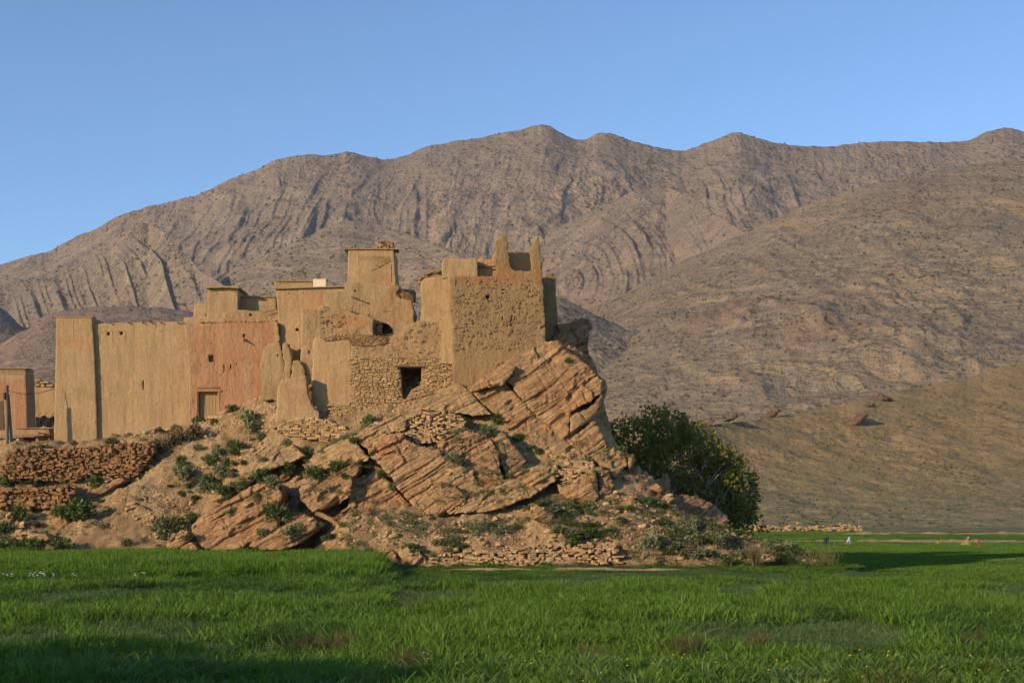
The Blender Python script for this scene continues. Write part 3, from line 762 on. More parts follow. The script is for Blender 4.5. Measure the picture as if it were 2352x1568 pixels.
block(k4((228, 1172), (310, 1070), (430, 1000), (560, 930), (700, 845), (830, 768), (960, 830), (1012, 902), (985, 1000), (1000, 1100), (970, 1152), (932, 1202), (720, 1312), (620, 1362), (400, 1372), (310, 1345), (270, 1262)),
      'long low slab of thin parallel beds rising from the barley at lower left', -.9, .5, -.12, 'rock', 6, .065, .13, 25, tint=[(560, 1200, 80, 40, (1.08, 1, .9), .6)])
block(k4((720, 1322), (930, 1212), (1000, 1172), (1180, 1062), (1300, 1132), (1302, 1202), (1180, 1285), (1030, 1365), (820, 1368)), 'broken low block below the round green bush', -.5, .4, -.05, 'rock', 5, .07, .2, 26)
block(k4((15, 1320), (60, 1240), (190, 1208), (218, 1282), (90, 1375), (30, 1378)), 'small split slab at the left end of the long low slab', -1.2, .4, -.2, 'rock', 4, .07, .12, 27)
block(k4((88, 1380), (220, 1298), (285, 1352), (262, 1382)), 'little wedge of rock half hidden by barley under the long slab', -1.5, .3, 0, 'rock', 3, .07, .1, 28)
block(k6((150, 195), (250, 230), (330, 300), (372, 330), (382, 390), (432, 430), (442, 470), (422, 570), (446, 650), (470, 720), (450, 830), (380, 860), (300, 600), (120, 320)), 'dark rear cliff edge in shade behind the huge tilted block', 4.6, .3, .5, 'rock', 6, .09, .3, 29)
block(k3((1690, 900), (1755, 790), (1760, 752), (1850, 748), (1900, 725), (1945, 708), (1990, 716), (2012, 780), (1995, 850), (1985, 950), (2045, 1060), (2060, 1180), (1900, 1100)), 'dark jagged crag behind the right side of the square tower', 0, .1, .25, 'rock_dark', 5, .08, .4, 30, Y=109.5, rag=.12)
block(k6((200, 790), (370, 668), (402, 710), (425, 780), (440, 850), (392, 880), (340, 900), (290, 850)), 'stepped beds low on the right edge of the outcrop', 1.2, .5, .1, 'rock', 5, .07, .2, 31)
block(k6((60, 830), (180, 770), (290, 850), (345, 905), (290, 930), (120, 900)), 'low ledge of rock between the huge block and the right boulders', 1.2, .8, 0, 'rock_yellow', 5, .08, .12, 32)
block(k4((560, 640), (720, 520), (940, 440), (1100, 470), (1200, 560), (1020, 640), (840, 700), (700, 760)), 'bare dip slope of pale rock on the left shoulder', 1.6, 1.3, -.3, 'rock_yellow', 4, .09, .08, 33, groove=.1)
block(k4((300, 830), (480, 690), (700, 640), (840, 700), (700, 830), (560, 900), (400, 960)), 'gently sloping pale bedrock above the long low slab', 1.1, 1.3, -.3, 'rock_yellow', 4, .09, .07, 34, groove=.08)
# loose boulders
def boulder(poly, label, Y, mat='rock', b=0., depth=1.6, seed=1, a=.3, tint=(), amp=.05):
    c = np.mean(poly, 0)
    o = solid('boulder', poly, Plane(c[0], c[1], Y, a, b), depth, M[mat], None, .07, bedrelief(amp, seed, .04, .04), (), .05, (.28, .2), tint, seed)
    tag(o, label, 'boulder'); BLOCKS.append(o); return o
boulder(k5((1365, 1125), (1430, 1042), (1480, 1030), (1560, 1075), (1595, 1112), (1602, 1150), (1570, 1188), (1450, 1168)), 'pale rounded boulder standing alone in the scrub at the rock foot', 91.5, 'rock_yellow', .25, 1.5, 41)
boulder(k6((150, 1040), (215, 1045), (375, 965), (390, 1045), (395, 1110), (370, 1158), (230, 1138), (160, 1100)), 'big squared boulder under the small field-stone wall', 93.8, 'rock', -.1, 2.4, 42)
boulder(k6((385, 965), (450, 958), (484, 1050), (470, 1085), (440, 1112), (402, 1120), (396, 1045)), 'tall cracked piece split off the big squared boulder', 94.1, 'rock', .1, 2.2, 43)
boulder(k6((360, 892), (480, 828), (545, 855), (562, 925), (528, 968), (480, 1008), (400, 932)), 'pale boulder with a rounded top beside the tree', 96.2, 'rock_yellow', .1, 2.4, 44)
boulder(k6((548, 872), (602, 862), (614, 902), (570, 952)), 'small pale boulder touching the shaded side of the tree', 96.6, 'rock_yellow', 0, 1.4, 45)
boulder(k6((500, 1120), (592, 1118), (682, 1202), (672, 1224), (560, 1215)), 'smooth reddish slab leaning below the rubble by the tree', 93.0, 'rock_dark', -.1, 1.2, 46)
boulder(k6((690, 1062), (735, 1038), (778, 1070), (760, 1098)), 'small orange boulder perched on the rubble edge', 95.2, 'rock', 0, .8, 47)
boulder(k6((740, 1152), (800, 1093), (842, 1130), (800, 1170), (740, 1192)), 'angular pale block at the right end of the rubble', 94.6, 'rock_yellow', 0, .9, 48)
boulder(k6((778, 1212), (815, 1198), (818, 1238), (790, 1242)), 'small squarish boulder just below the angular pale block', 94.0, 'rock_yellow', 0, .6, 49)
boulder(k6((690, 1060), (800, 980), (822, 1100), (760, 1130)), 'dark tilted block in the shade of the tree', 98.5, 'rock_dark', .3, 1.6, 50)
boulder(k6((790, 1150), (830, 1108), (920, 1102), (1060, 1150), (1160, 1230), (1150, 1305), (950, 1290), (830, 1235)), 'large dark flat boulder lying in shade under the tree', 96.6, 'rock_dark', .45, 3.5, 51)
boulder(k5((190, 1490), (230, 1385), (300, 1378), (365, 1420), (425, 1512), (250, 1518)), 'rounded tan boulder at the end of the barley', 89.0, 'rock', -.1, 1.4, 52)
boulder(k5((355, 1402), (440, 1368), (525, 1390), (600, 1470), (690, 1502), (670, 1532), (500, 1530)), 'pale yellow boulder beside the rounded tan boulder', 88.8, 'rock_yellow', -.1, 1.4, 53)
boulder(k1((420, 1158), (470, 1108), (560, 1080), (665, 1038), (682, 1060), (560, 1130), (432, 1178)), 'long slanting grey boulder below the terrace wall', 103.4, 'rock', -.2, 1.5, 54, tint=[(230, 1125, 80, 40, GY, .7)])
boulder(k1((250, 1290), (275, 1235), (340, 1230), (380, 1290), (330, 1340), (260, 1330)), 'upright orange boulder among dark bushes at far left', 100.3, 'rock', -.2, 1.2, 55)
boulder(k1((110, 1400), (160, 1345), (240, 1350), (275, 1375), (150, 1420)), 'low dusty boulder beside the barley at far left', 98.0, 'rock_yellow', -.2, 1.2, 56)
boulder(k1((20, 1270), (60, 1245), (130, 1290), (140, 1320), (30, 1310)), 'blunt tan boulder above the low stone wall at the left edge', 100.3, 'rock', -.2, 1.2, 57)
boulder(k1((330, 880), (345, 845), (385, 858), (388, 880)), 'small reddish rock at the foot of the left tower', 110.2, 'rock_dark', 0, .5, 58)
boulder(k4((960, 760), (1000, 690), (1070, 680), (1060, 750), (990, 790)), 'blocky stone wedged left of the dark gap above the cave', 100.6, 'rock', -.1, 1, 59)
boulder(k4((1095, 800), (1130, 730), (1190, 745), (1190, 800), (1150, 832)), 'blocky stone wedged right of the small dark gap above the cave', 99.8, 'rock', 0, 1, 60)
# ------------------------------------------------------------------ masonry helpers
def unit_stone(seed, jit=.16):
    r = np.random.default_rng(seed)
    v = []
    for y, k in ((.5, 1.0), (-.25, 1.0), (-.5, .78)):
        for sx_, sz_ in ((-1, -1), (1, -1), (1, 1), (-1, 1)):
            v.append((sx_ * .5 * k + r.uniform(-jit, jit) * .7, y + r.uniform(-.1, .1), sz_ * .5 * k + r.uniform(-jit, jit)))
    f = [(8, 9, 10, 11)[::1], (0, 3, 2, 1)]
    for a in (0, 4):
        for k in range(4):
            j = (k + 1) % 4
            f.append((a + k, a + j, a + 4 + j, a + 4 + k))
    return np.array(v), f
USTONE = [unit_stone(100 + i) for i in range(14)]
MSTONE = [mesh('stone', v, f, M['stone']) for v, f in USTONE]
MSTONEB = [mesh('stone', v, f, M['stone_brown']) for v, f in USTONE]
def rock_unit(seed, n=26):
    r = np.random.default_rng(seed)
    p = r.normal(size=(n, 3)); p /= np.linalg.norm(p, axis=1)[:, None]
    p = np.sign(p) * np.abs(p) ** .75 * r.uniform(.8, 1.1, (n, 1)) * np.array([1, .8, .62]) * .55
    bm = bmesh.new()
    for q in p: bm.verts.new(q)
    bmesh.ops.convex_hull(bm, input=bm.verts)
    for v in [v for v in bm.verts if not v.link_faces]: bm.verts.remove(v)
    me = bpy.data.meshes.new('loose_stone'); bm.to_mesh(me); bm.free(); me.materials.append(M['stone'])
    return me
MROCK = [rock_unit(200 + i) for i in range(10)]
def masonry(parent, poly, plane, w=(.22, .55), h=(.10, .2), thick=.28, proud=.05, holes=(), seed=1, limit=300, bulge=None, jz=.2, mats=None):
    """courses of field stones over a polygon; the largest are single objects, the rest one joined part"""
    r = np.random.default_rng(seed)
    P = [plane.hit(*p) for p in poly]; H = [[plane.hit(*p) for p in q] for q in holes]
    a = np.array(P); z = a[:, 1].min(); L = []
    while z < a[:, 1].max():
        hh = r.uniform(*h); x = a[:, 0].min() - r.uniform(0, .4)
        while x < a[:, 0].max():
            ww = r.uniform(*w) * (1.5 if r.random() < .12 else 1)
            cz = z + hh / 2 + r.uniform(-.2, .2) * hh * jz * 5 * .3
            L.append((x + ww / 2, cz, ww * r.uniform(.9, 1.02), hh * r.uniform(.8, 1.1)))
            x += ww
        z += hh * .93
    L = np.array(L); L[:, 1] += fbm(L[:, 0] * .5, L[:, 1], 0., 2, seed) * .12
    k = inpoly(L[:, 0], L[:, 1], P)
    for q in H:
        for e_ in (-.42, 0, .42): k &= ~inpoly(L[:, 0] + e_ * L[:, 2], L[:, 1], q)
    L = L[k]
    if not len(L): return
    L = L[np.argsort(-(L[:, 2] * L[:, 3]))]
    base = np.array(parent.location)
    rest = MB(); BU = bulge(L[:, 0], L[:, 1]) if bulge else np.zeros(len(L))
    for i, (x, cz, ww, hh) in enumerate(L):
        y = plane.y(x, cz) + thick / 2 - proud + r.uniform(-.045, .045) + BU[i]
        wild = jz > .6; q = int(r.integers(14)); e_ = 2.4 if wild else 1.; rot = Euler((r.uniform(-.1, .1) * e_, r.uniform(-.14, .14) * e_, r.uniform(-.12, .12) * e_))
        if wild:
            y += r.uniform(-.12, .12); f_ = r.uniform(.6, 1.35); ww *= f_; hh *= r.uniform(.7, 1.4); x += r.uniform(-.1, .1)
        if i < limit:
            o = put('stone', (mats or MSTONE)[q], parent, np.array([x, y, cz]) - base, rot, (ww, thick, hh))
        else:
            v = USTONE[q][0] * np.array([ww, thick, hh]) @ np.array(rot.to_matrix()).T + np.array([x, y, cz])
            rest.add(v, USTONE[q][1])
    if rest.v:
        tag(obj('small_stones', rest.v, rest.f, (mats or MSTONE)[0].materials[0], parent), kind='stuff')
def bits(parent, poly, plane, n, seed, size=(.06, .2), name='embedded_stones', mat='mud_rough', out=.03):
    """small stones standing proud of worn mud"""
    r = np.random.default_rng(seed); P = [plane.hit(*p) for p in poly]; a = np.array(P); m = MB(); c = 0
    while c < n:
        x, z = r.uniform(a[:, 0].min(), a[:, 0].max()), r.uniform(a[:, 1].min(), a[:, 1].max())
        if not inpoly(np.array([x]), np.array([z]), P)[0]: continue
        s_ = r.uniform(*size); v, f = USTONE[int(r.integers(14))]
        v = v * np.array([s_, .12, s_ * r.uniform(.35, .7)]); rot = np.array(Euler((0, r.uniform(-.5, .5), 0)).to_matrix())
        m.add(v @ rot.T + np.array([x, plane.y(x, z) + .03 - out * r.uniform(0, 1), z]), f); c += 1
    o = obj(name, m.v, m.f, M[mat], parent, False, np.ones((len(m.v), 3)))
    tag(o, kind='stuff'); return o
def at(plane, u, v, dy=0.):
    x, z = plane.hit(u, v); return Vector((x, plane.y(x, z) + dy, z))
def bar(parent, name, plane, p, q, w, mat, dy=-.04, d=.1):
    """a straight stick or ledge lying on a wall between two layout points"""
    A, B = at(plane, *p, dy), at(plane, *q, dy)
    m = MB(); m.tube([A, A.lerp(B, .5) + Vector((0, 0, random.uniform(-.01, .01))), B], w / 2, 5)
    return m.build(name, M[mat], parent)
def rect(x0, y0, x1, y1): return ((x0, y0), (x1, y0), (x1, y1), (x0, y1))
RT = (1.06, .83, .72)       # redder plaster
PT = (1.08, 1.06, 1.02)

# ------------------------------------------------------------------ left tower and plain house
pl = Plane(170, 900, 111.2, -.03, 0)
t = thing('mud_tower', W(170, 1025, 112), 'plain tapering mud tower at the left end of the kasbah', 'tower')
solid('wall', k1((307, 166), (330, 163), (400, 166), (450, 163), (503, 165), (518, 400), (533, 852), (535, 900), (296, 905), (298, 700)), pl, 5, M['mud'], t, .1, mudrelief(.03, 1), (), .025, (.015, .05),
      [(165, 785, 50, 14, RT, .55), (200, 740, 12, 30, (.85, .8, .75), .5), (150, 735, 10, 25, (.85, .82, .78), .5)], 1)
m = MB()
for i, x in enumerate(np.linspace(311, 499, 13)):
    c = at(pl, *k1((x, 165))[0], .25); m.box(c, (.32, .6, .09), random.uniform(-.1, .1))
m.build('coping', M['mud_grey'], t)
for i, (x, l) in enumerate([(345, 90), (400, 110), (425, 75), (455, 60), (480, 95)]):
    bar(t, 'rain_rill', pl, k1((x, 178))[0], k1((x + 3, 178 + l))[0], .035, 'mud_grey', .0)

pl = Plane(330, 900, 111.5, -.03, 0)
t = thing('mud_house', W(330, 1000, 112.5), 'smooth tan mud house between the left tower and the red house', 'house')
h = [(k1(*rect(586, 247, 601, 265)), .8), (k1(*rect(656, 244, 672, 262)), .8), (k1(*rect(781, 512, 787, 564)), .7), (k1(*rect(882, 243, 887, 249)), .4), (k1(*rect(330, 568, 335, 573)), .1),
     ]
solid('wall', k1((508, 205), (560, 200), (640, 197), (700, 197), (780, 194), (880, 194), (980, 190), (1012, 188), (1050, 200), (1056, 480), (1062, 760), (553, 880), (525, 880)), pl, 6, M['mud'], t, .1, mudrelief(.03, 2), h[:4], .025, (.015, .05),
      [(430, 860, 30, 120, PT, .4), (400, 900, 40, 60, (1.05, .95, .9), .5)], 2)
for (x0, x1) in ((545, 612), (612, 685), (685, 722)):
    bar(t, 'plaster_rib', pl, k1((x0, 245))[0], k1((x1, 240))[0], .04, 'mud', .0)
for x in (545, 614, 686):
    bar(t, 'plaster_rib', pl, k1((x, 245))[0], k1((x + 2, 312))[0], .045, 'mud', .0)
for x in (600, 705, 782, 830, 882, 975, 1000):
    A = at(pl, *k1((x, 197))[0], .1); MB().tube([A, A + Vector((0, -.38, 0))], .045, 6).build('beam_end', M['wood'], t)

# ------------------------------------------------------------------ red house with the plank door
pl = Plane(530, 850, 111.2, -.02, -.02)
t = thing('red_house', W(530, 955, 112), 'red plastered mud house with a plank door and a small barred window', 'house')
door = k2(*rect(265, 1274, 413, 1492)); win = k2(*rect(340, 990, 382, 1047))
h = [(door, .55), (win, .5), (k2(*rect(457, 1068, 464, 1123)), .5), (k2(*rect(511, 1062, 518, 1101)), .5), (k2((604, 835), (618, 830), (626, 845), (618, 862), (606, 858)), .5),
     (k2(*rect(360, 902, 369, 910)), .3), (k2(*rect(279, 1065, 288, 1072)), .3), (k2(*rect(553, 1056, 562, 1066)), .3), (k2(*rect(672, 1202, 680, 1210)), .2), (k2(*rect(730, 890, 740, 898)), .2)]
solid('wall', k2((158, 757), (285, 752), (500, 744), (700, 740), (856, 735), (885, 760), (905, 1360), (600, 1400), (430, 1520), (190, 1540), (195, 1100), (170, 900)), pl, 6, M['mud_red'], t, .085, mudrelief(.045, 3, 0, 1.6), h, .02, (.015, .05),
      [(425, 850, 18, 160, (1.0, 1.25, 1.35), .9), (564, 860, 9, 70, (.98, 1.22, 1.3), .9), (560, 840, 70, 60, (.97, .93, .92), .4)], 3)
d = thing('door', (0, 0, 0), None, None); d.parent = t
dc = at(pl, *k2((350, 1490))[0], .32); d.location = dc - t.location
x0, x1 = at(pl, *door[0]).x, at(pl, *door[1]).x; zt, zb_ = at(pl, *door[0]).z, at(pl, *door[3]).z
bpy.data.objects.remove(d)
bw = (x1 - x0) / 6
dm = MB(); dm.box(((x0 + x1) / 2, dc.y + .1, (zt + zb_) / 2), (x1 - x0 - .02, .03, zt - zb_ - .02))
d = dm.build('door', M['door_wood'], t)
for i in range(6):
    m = MB(); m.box((x0 + bw * (i + .5), dc.y + .05 + random.uniform(-.012, .012), (zt + zb_) / 2), (bw - .018, .045, zt - zb_ - .04))
    m.build('plank', M['door_wood'], d)
for zz in (.25, .72):
    m = MB(); m.box(((x0 + x1) / 2, dc.y + .02, zb_ + (zt - zb_) * zz), (x1 - x0 - .1, .03, .1)); m.build('ledge_board', M['door_wood'], d)
m = MB(); m.box(((x0 + x1) / 2 + .1, at(pl, *door[0]).y - .02, zt + .09), (x1 - x0 + .35, .2, .14)); m.build('lintel', M['mud_red'], t)
for i, x in enumerate(np.linspace(262, 418, 12)):
    m = MB(); m.box(at(pl, *k2((x, 1242))[0], .0), (.09, .14, .12)); m.build('brick', M['mud_red'], t)
bar(t, 'door_surround', pl, k2((255, 1250))[0], k2((252, 1480))[0], .07, 'mud_red', -.01); bar(t, 'door_surround', pl, k2((425, 1245))[0], k2((428, 1440))[0], .07, 'mud_red', -.01)
fr = MB(); wx0, wx1, wz0, wz1 = at(pl, *win[0]).x, at(pl, *win[1]).x, at(pl, *win[2]).z, at(pl, *win[0]).z; wy = at(pl, *win[0]).y + .06
for sgn in (0, 1):
    fr.box((wx0 + (wx1 - wx0) * sgn, wy, (wz0 + wz1) / 2), (.05, .08, wz1 - wz0 + .05)); fr.box(((wx0 + wx1) / 2, wy, wz0 + (wz1 - wz0) * sgn), (wx1 - wx0 - .05, .08, .05))
w_ = fr.build('window_frame', M['mud_grey'], t)
for i in range(1, 4):
    m = MB(); x = wx0 + (wx1 - wx0) * i / 4; m.tube([(x, wy, wz0), (x, wy, wz1)], .011, 5); m.build('window_bar', M['iron'], w_)
for i in range(1, 3):
    m = MB(); z = wz0 + (wz1 - wz0) * i / 3; m.tube([(wx0, wy, z), (wx1, wy, z)], .011, 5); m.build('window_bar', M['iron'], w_)
A = at(pl, *k2((612, 868))[0], .1); B = at(pl, *k2((628, 892))[0], -.55)
MB().tube([A, A.lerp(B, .5), B], [.09, .08, .07], 6).build('drain_spout', M['wood'], t)
masonry(t, k2((280, 752), (285, 738), (500, 736), (690, 730), (860, 726), (860, 742), (690, 744), (500, 748)), Plane(530, 740, 111.2, 0, -.02), (.2, .45), (.07, .1), .5, .08, seed=5)
p2_ = Plane(480, 730, 112.2)
solid('parapet', k2((150, 708), (230, 703), (290, 704), (450, 713), (492, 742), (480, 765), (160, 770)), p2_, 1.2, M['mud'], t, .1, mudrelief(.03, 5), (), .03)
solid('roof_wall', k2((452, 668), (480, 651), (600, 648), (700, 655), (760, 660), (872, 642), (885, 660), (885, 770), (470, 770)), Plane(560, 710, 113.2, 0, 0), 1.5, M['mud_grey'], t, .1, mudrelief(.05, 6, .03), [(k2((648, 680), (662, 674), (678, 684), (676, 692), (655, 692)), .4)], .05)
bar(t, 'roof_pole', Plane(560, 710, 113.0), k2((760, 672))[0], k2((874, 640))[0], .06, 'wood', -.1)

# ------------------------------------------------------------------ roof house
pl = Plane(510, 690, 115)
t = thing('roof_house', W(510, 735, 116), 'small square roof house with overhanging eaves above the red house', 'house')
solid('wall', k2((335, 478), (450, 476), (568, 478), (570, 700), (560, 760), (330, 760)), pl, 3, M['mud'], t, .1, mudrelief(.025, 7), [(k2(*rect(411, 512, 415, 528)), .3)], .015, (.03, .06), [(488, 690, 8, 40, (.85, .85, .8), .4), (517, 685, 6, 30, (.8, .8, .78), .5)])
solid('roof', k2((322, 482), (335, 466), (450, 463), (560, 464), (580, 472), (580, 482), (450, 478)), Plane(510, 660, 114.6), 3.8, M['mud_grey'], t, .08, mudrelief(.03, 8), (), .02)
solid('side_wall', k2((235, 606), (335, 598), (335, 760), (222, 760), (228, 680)), Plane(460, 715, 115.6), 2, M['mud'], t, .1, mudrelief(.03, 9), [(k2(*rect(318, 682, 329, 692)), .4)], .03)
solid('terrace_wall', k2((570, 552), (700, 552), (858, 550), (862, 720), (570, 720)), Plane(590, 695, 116.2), 2.5, M['mud'], t, .1, mudrelief(.03, 10), (), .015)
m = MB()
for i, x in enumerate(np.linspace(574, 852, 16)): m.box(at(Plane(590, 695, 116.2), *k2((x, 546))[0], .35), (.66, .9, .1), random.uniform(-.05, .05))
m.build('coping', M['mud_grey'], t)

# ------------------------------------------------------------------ tall central house
pl = Plane(720, 800, 109.2, -.02, -.04)
t = thing('tall_house', W(720, 930, 110), 'tall tan central house with a small arched window, below the cream tank', 'house')
arch = k2((1010, 808), (1010, 795), (1016, 787), (1022, 784), (1029, 788), (1035, 797), (1036, 808))
solid('wall', k2((860, 525), (882, 490), (1000, 482), (1100, 477), (1250, 474), (1385, 472), (1400, 640), (1400, 1300), (860, 1330), (895, 1100), (888, 900), (876, 700)), pl, 6, M['mud'], t, .09, mudrelief(.04, 11, .0), [(arch, .5), (k2(*rect(955, 515, 960, 530)), .2), (k2(*rect(1068, 510, 1072, 524)), .2), (k2(*rect(1083, 744, 1091, 752)), .2)], .03, (.03, .05),
      [(700, 700, 40, 25, RT, .4), (730, 680, 50, 14, (1.05, .9, .82), .6), (690, 760, 16, 50, PT, .4)], 11)
m = MB()
for x in np.linspace(885, 1375, 26): m.box(at(Plane(720, 800, 109.2, -.02, -.04), *k2((x, 486 - (x - 885) * .03))[0], .3), (.66, 1.0, .07), random.uniform(-.06, .06))
m.build('coping', M['mud_grey'], t)
solid('broken_corner', k2((848, 745), (872, 742), (885, 860), (892, 890), (866, 900), (850, 860)), Plane(636, 760, 108.9), 1, M['mud_grey'], t, .08, mudrelief(.06, 12, .05), (), .06)
pp = Plane(670, 652, 112.4)
hl_ = []
for i in range(26):
    for j in range(2):
        x = 888 + i * 9.6 + (4.8 if j else 0); y = 437 + j * 8
        hl_.append((k2((x, y - 3), (x + 3.2, y + 2.5), (x - 3.2, y + 2.5)), .25))
pr = solid('lattice_parapet', k2((846, 440), (862, 428), (875, 420), (885, 428), (1000, 430), (1140, 430), (1145, 500), (855, 520)), pp, .5, M['mud'], t, .07, mudrelief(.015, 13), hl_, .0, (.02, .04))
m = MB()
for x in np.linspace(880, 1135, 18): m.box(at(pp, *k2((x, 427))[0], .25), (.5, .7, .07), random.uniform(-.05, .05))
m.build('coping', M['mud_grey'], t)
# tank and cable on the roof
pk = Plane(735, 650, 112.0)
tk = thing('water_tank', at(pk, *k2((1192, 480))[0]), 'smooth cream box tank on the roof of the tall central house', 'tank')
a0, a1 = at(pk, *k2((1143, 413))[0]), at(pk, *k2((1242, 480))[0])
m = MB(); m.box(((a0.x + a1.x) / 2, a0.y + .6, (a0.z + a1.z) / 2), (a1.x - a0.x, 1.2, a0.z - a1.z)); o = m.build('box', M['tank'], tk)
bv = o.modifiers.new('bevel', 'BEVEL'); bv.width = .04; bv.segments = 2
m = MB(); m.box(((a0.x + a1.x) / 2, a0.y + .6, a0.z + .02), (a1.x - a0.x + .06, 1.26, .045)); m.build('lid', M['tank'], tk)
q = [at(pk, *k2(p)[0], .3) for p in ((1243, 414), (1258, 418), (1275, 426), (1290, 437), (1302, 450), (1310, 462))]
tag(MB().tube(q, .018, 5).build('hose', M['wire'], None), 'thin dark hose bending down from the cream tank', 'hose')

# ------------------------------------------------------------------ upper decorated tower
pl = Plane(850, 620, 109.2, -.03, -.02)
t = thing('decorated_tower', W(850, 655, 110.5), 'tall square tower with a brick corner block and zigzag relief, highest on the left half', 'tower')
solid('wall', k3((160, 188), (300, 185), (505, 186), (514, 330), (524, 470), (530, 560), (140, 560), (150, 435)), pl, 3.4, M['mud'], t, .08, mudrelief(.03, 15), [(k3(*rect(490, 300, 494, 440)), .05)], .02, (.015, .05), [(890, 635, 18, 40, RT, .5)], 15)
m = MB()
for x in np.linspace(160, 505, 17): m.box(at(pl, *k3((x, 183))[0], .6), (.7, 1.5, .075), random.uniform(-.08, .08))
m.build('coping', M['mud_grey'], t)
masonry(t, k3((388, 180), (390, 124), (440, 120), (500, 122), (506, 180)), Plane(886, 565, 109.2), (.2, .4), (.09, .12), .8, .1, seed=17, limit=60)
solid('corner_block', k3((392, 180), (394, 128), (500, 126), (504, 180)), Plane(886, 565, 109.35), .9, M['mud_grey'], t, .1, None, (), .0)
masonry(t, k3((158, 180), (160, 165), (180, 160), (200, 178)), Plane(806, 568, 109.2), (.2, .3), (.08, .11), .5, .1, seed=18, limit=10)
# zigzag brick relief
for row, (ya, xa, xb) in enumerate([(240, 232, 478), (250, 240, 478), (260, 232, 470)]):
    for i, x in enumerate(np.arange(xa, xb, 13)):
        A, B = at(pl, *k3((x, ya + 4))[0], .0), at(pl, *k3((x + 6, ya - 4))[0], .0)
        m = MB(); dv = B - A; m.box(A.lerp(B, .5), (dv.length, .07, .055), 0, Matrix.Rotation(math.atan2(dv.x, dv.z) - math.pi / 2, 3, 'Y'))
        m.build('brick', M['mud'], t)
masonry(t, k3((320, 350), (380, 295), (420, 262), (480, 250), (480, 275), (420, 310), (330, 352)), Plane(875, 610, 109.15, -.03, -.02), (.12, .25), (.015, .05), .12, .05, seed=19, limit=60)
bar(t, 'roof_pole', Plane(800, 590, 109.6), k3((88, 246))[0], k3((160, 240))[0], .05, 'pole_wood', 0)

# ------------------------------------------------------------------ middle facade below the tower
pl = Plane(860, 720, 107.9, -.02, -.05)
t = thing('ruined_facade', W(860, 790, 108.6), 'patched mud facade below the decorated tower, with a dark niche and jutting beam', 'wall')
niche = k3((410, 745), (455, 752), (480, 770), (480, 785), (496, 792), (496, 824), (455, 830), (414, 836))
solid('wall', k3((-30, 500), (40, 500), (130, 505), (128, 445), (150, 436), (300, 433), (440, 458), (545, 455), (550, 485), (522, 520), (560, 560), (590, 562), (640, 575), (655, 640), (662, 745), (640, 860), (400, 900), (-40, 900)), pl, 3.5, M['mud_grey'], t, .08, mudrelief(.045, 21, .035), [(niche, 2.2), (k3(*rect(200, 498, 218, 510)), .15), (k3(*rect(310, 592, 324, 600)), .2)], .05, (.03, .05),
      [(900, 680, 25, 60, (1.08, .97, .9), .6), (780, 740, 50, 30, RT, .7), (930, 720, 20, 40, PT, .5), (840, 690, 40, 30, (.95, .95, .92), .5)], 21)
masonry(t, k3((520, 500), (545, 490), (600, 510), (655, 545), (640, 600), (590, 575), (540, 560)), Plane(930, 678, 108.1), (.15, .35), (.03, .05), .4, .1, seed=22, limit=80)
masonry(t, k3((350, 735), (412, 745), (414, 838), (385, 830), (380, 770)), Plane(868, 755, 107.75), (.15, .28), (.07, .1), .4, .1, seed=23, limit=80)
masonry(t, k3((0, 680), (40, 650), (180, 650), (190, 668), (60, 690)), Plane(780, 718, 107.6), (.15, .35), (.03, .05), .4, .1, seed=24, limit=80)
A = at(pl, *k3((175, 545))[0], .1); B = at(pl, *k3((238, 570))[0], -.75)
MB().tube([A, A.lerp(B, .5), B], [.06, .055, .045], 6).build('beam', M['wood'], t)
bar(t, 'ledge', pl, k3((415, 655))[0], k3((500, 655))[0], .05, 'mud_grey', -.01)
solid('roof_edge', k3((530, 490), (560, 484), (665, 497), (665, 560), (600, 560)), Plane(935, 670, 110.5), 2, M['mud_grey'], t, .1, mudrelief(.05, 25), (), .05)
bits(t, k3((-20, 620), (300, 640), (410, 760), (400, 830), (-20, 830)), pl, 40, 26, (.08, .25))
# front ruined pier and reddish wall
pl = Plane(745, 790, 106.9, -.02, -.04)
t = thing('ruined_pier', W(710, 880, 107.4), 'brown weathered pier standing in front of the tall central house', 'wall')
solid('wall', k2((1050, 640), (1110, 643), (1178, 640), (1200, 612), (1225, 605), (1260, 640), (1330, 630), (1380, 640), (1440, 668), (1560, 690), (1610, 720), (1600, 800), (1600, 900), (1150, 950), (1140, 1230), (1095, 1260), (1045, 1050), (1056, 760)), pl, 2.2, M['mud_grey'], t, .08, mudrelief(.05, 31, .05), [(k2((1105, 960), (1118, 955), (1120, 978), (1108, 985)), .2), (k2(*rect(1083, 742, 1090, 752)), .25)], .05, (.03, .05),
      [(800, 740, 45, 22, RT, .8), (712, 705, 18, 14, RT, .6), (745, 740, 18, 30, (.88, .92, .9), .5)], 31)
bits(t, k2((1200, 640), (1500, 700), (1500, 830), (1200, 830)), pl, 40, 32, (.08, .25))
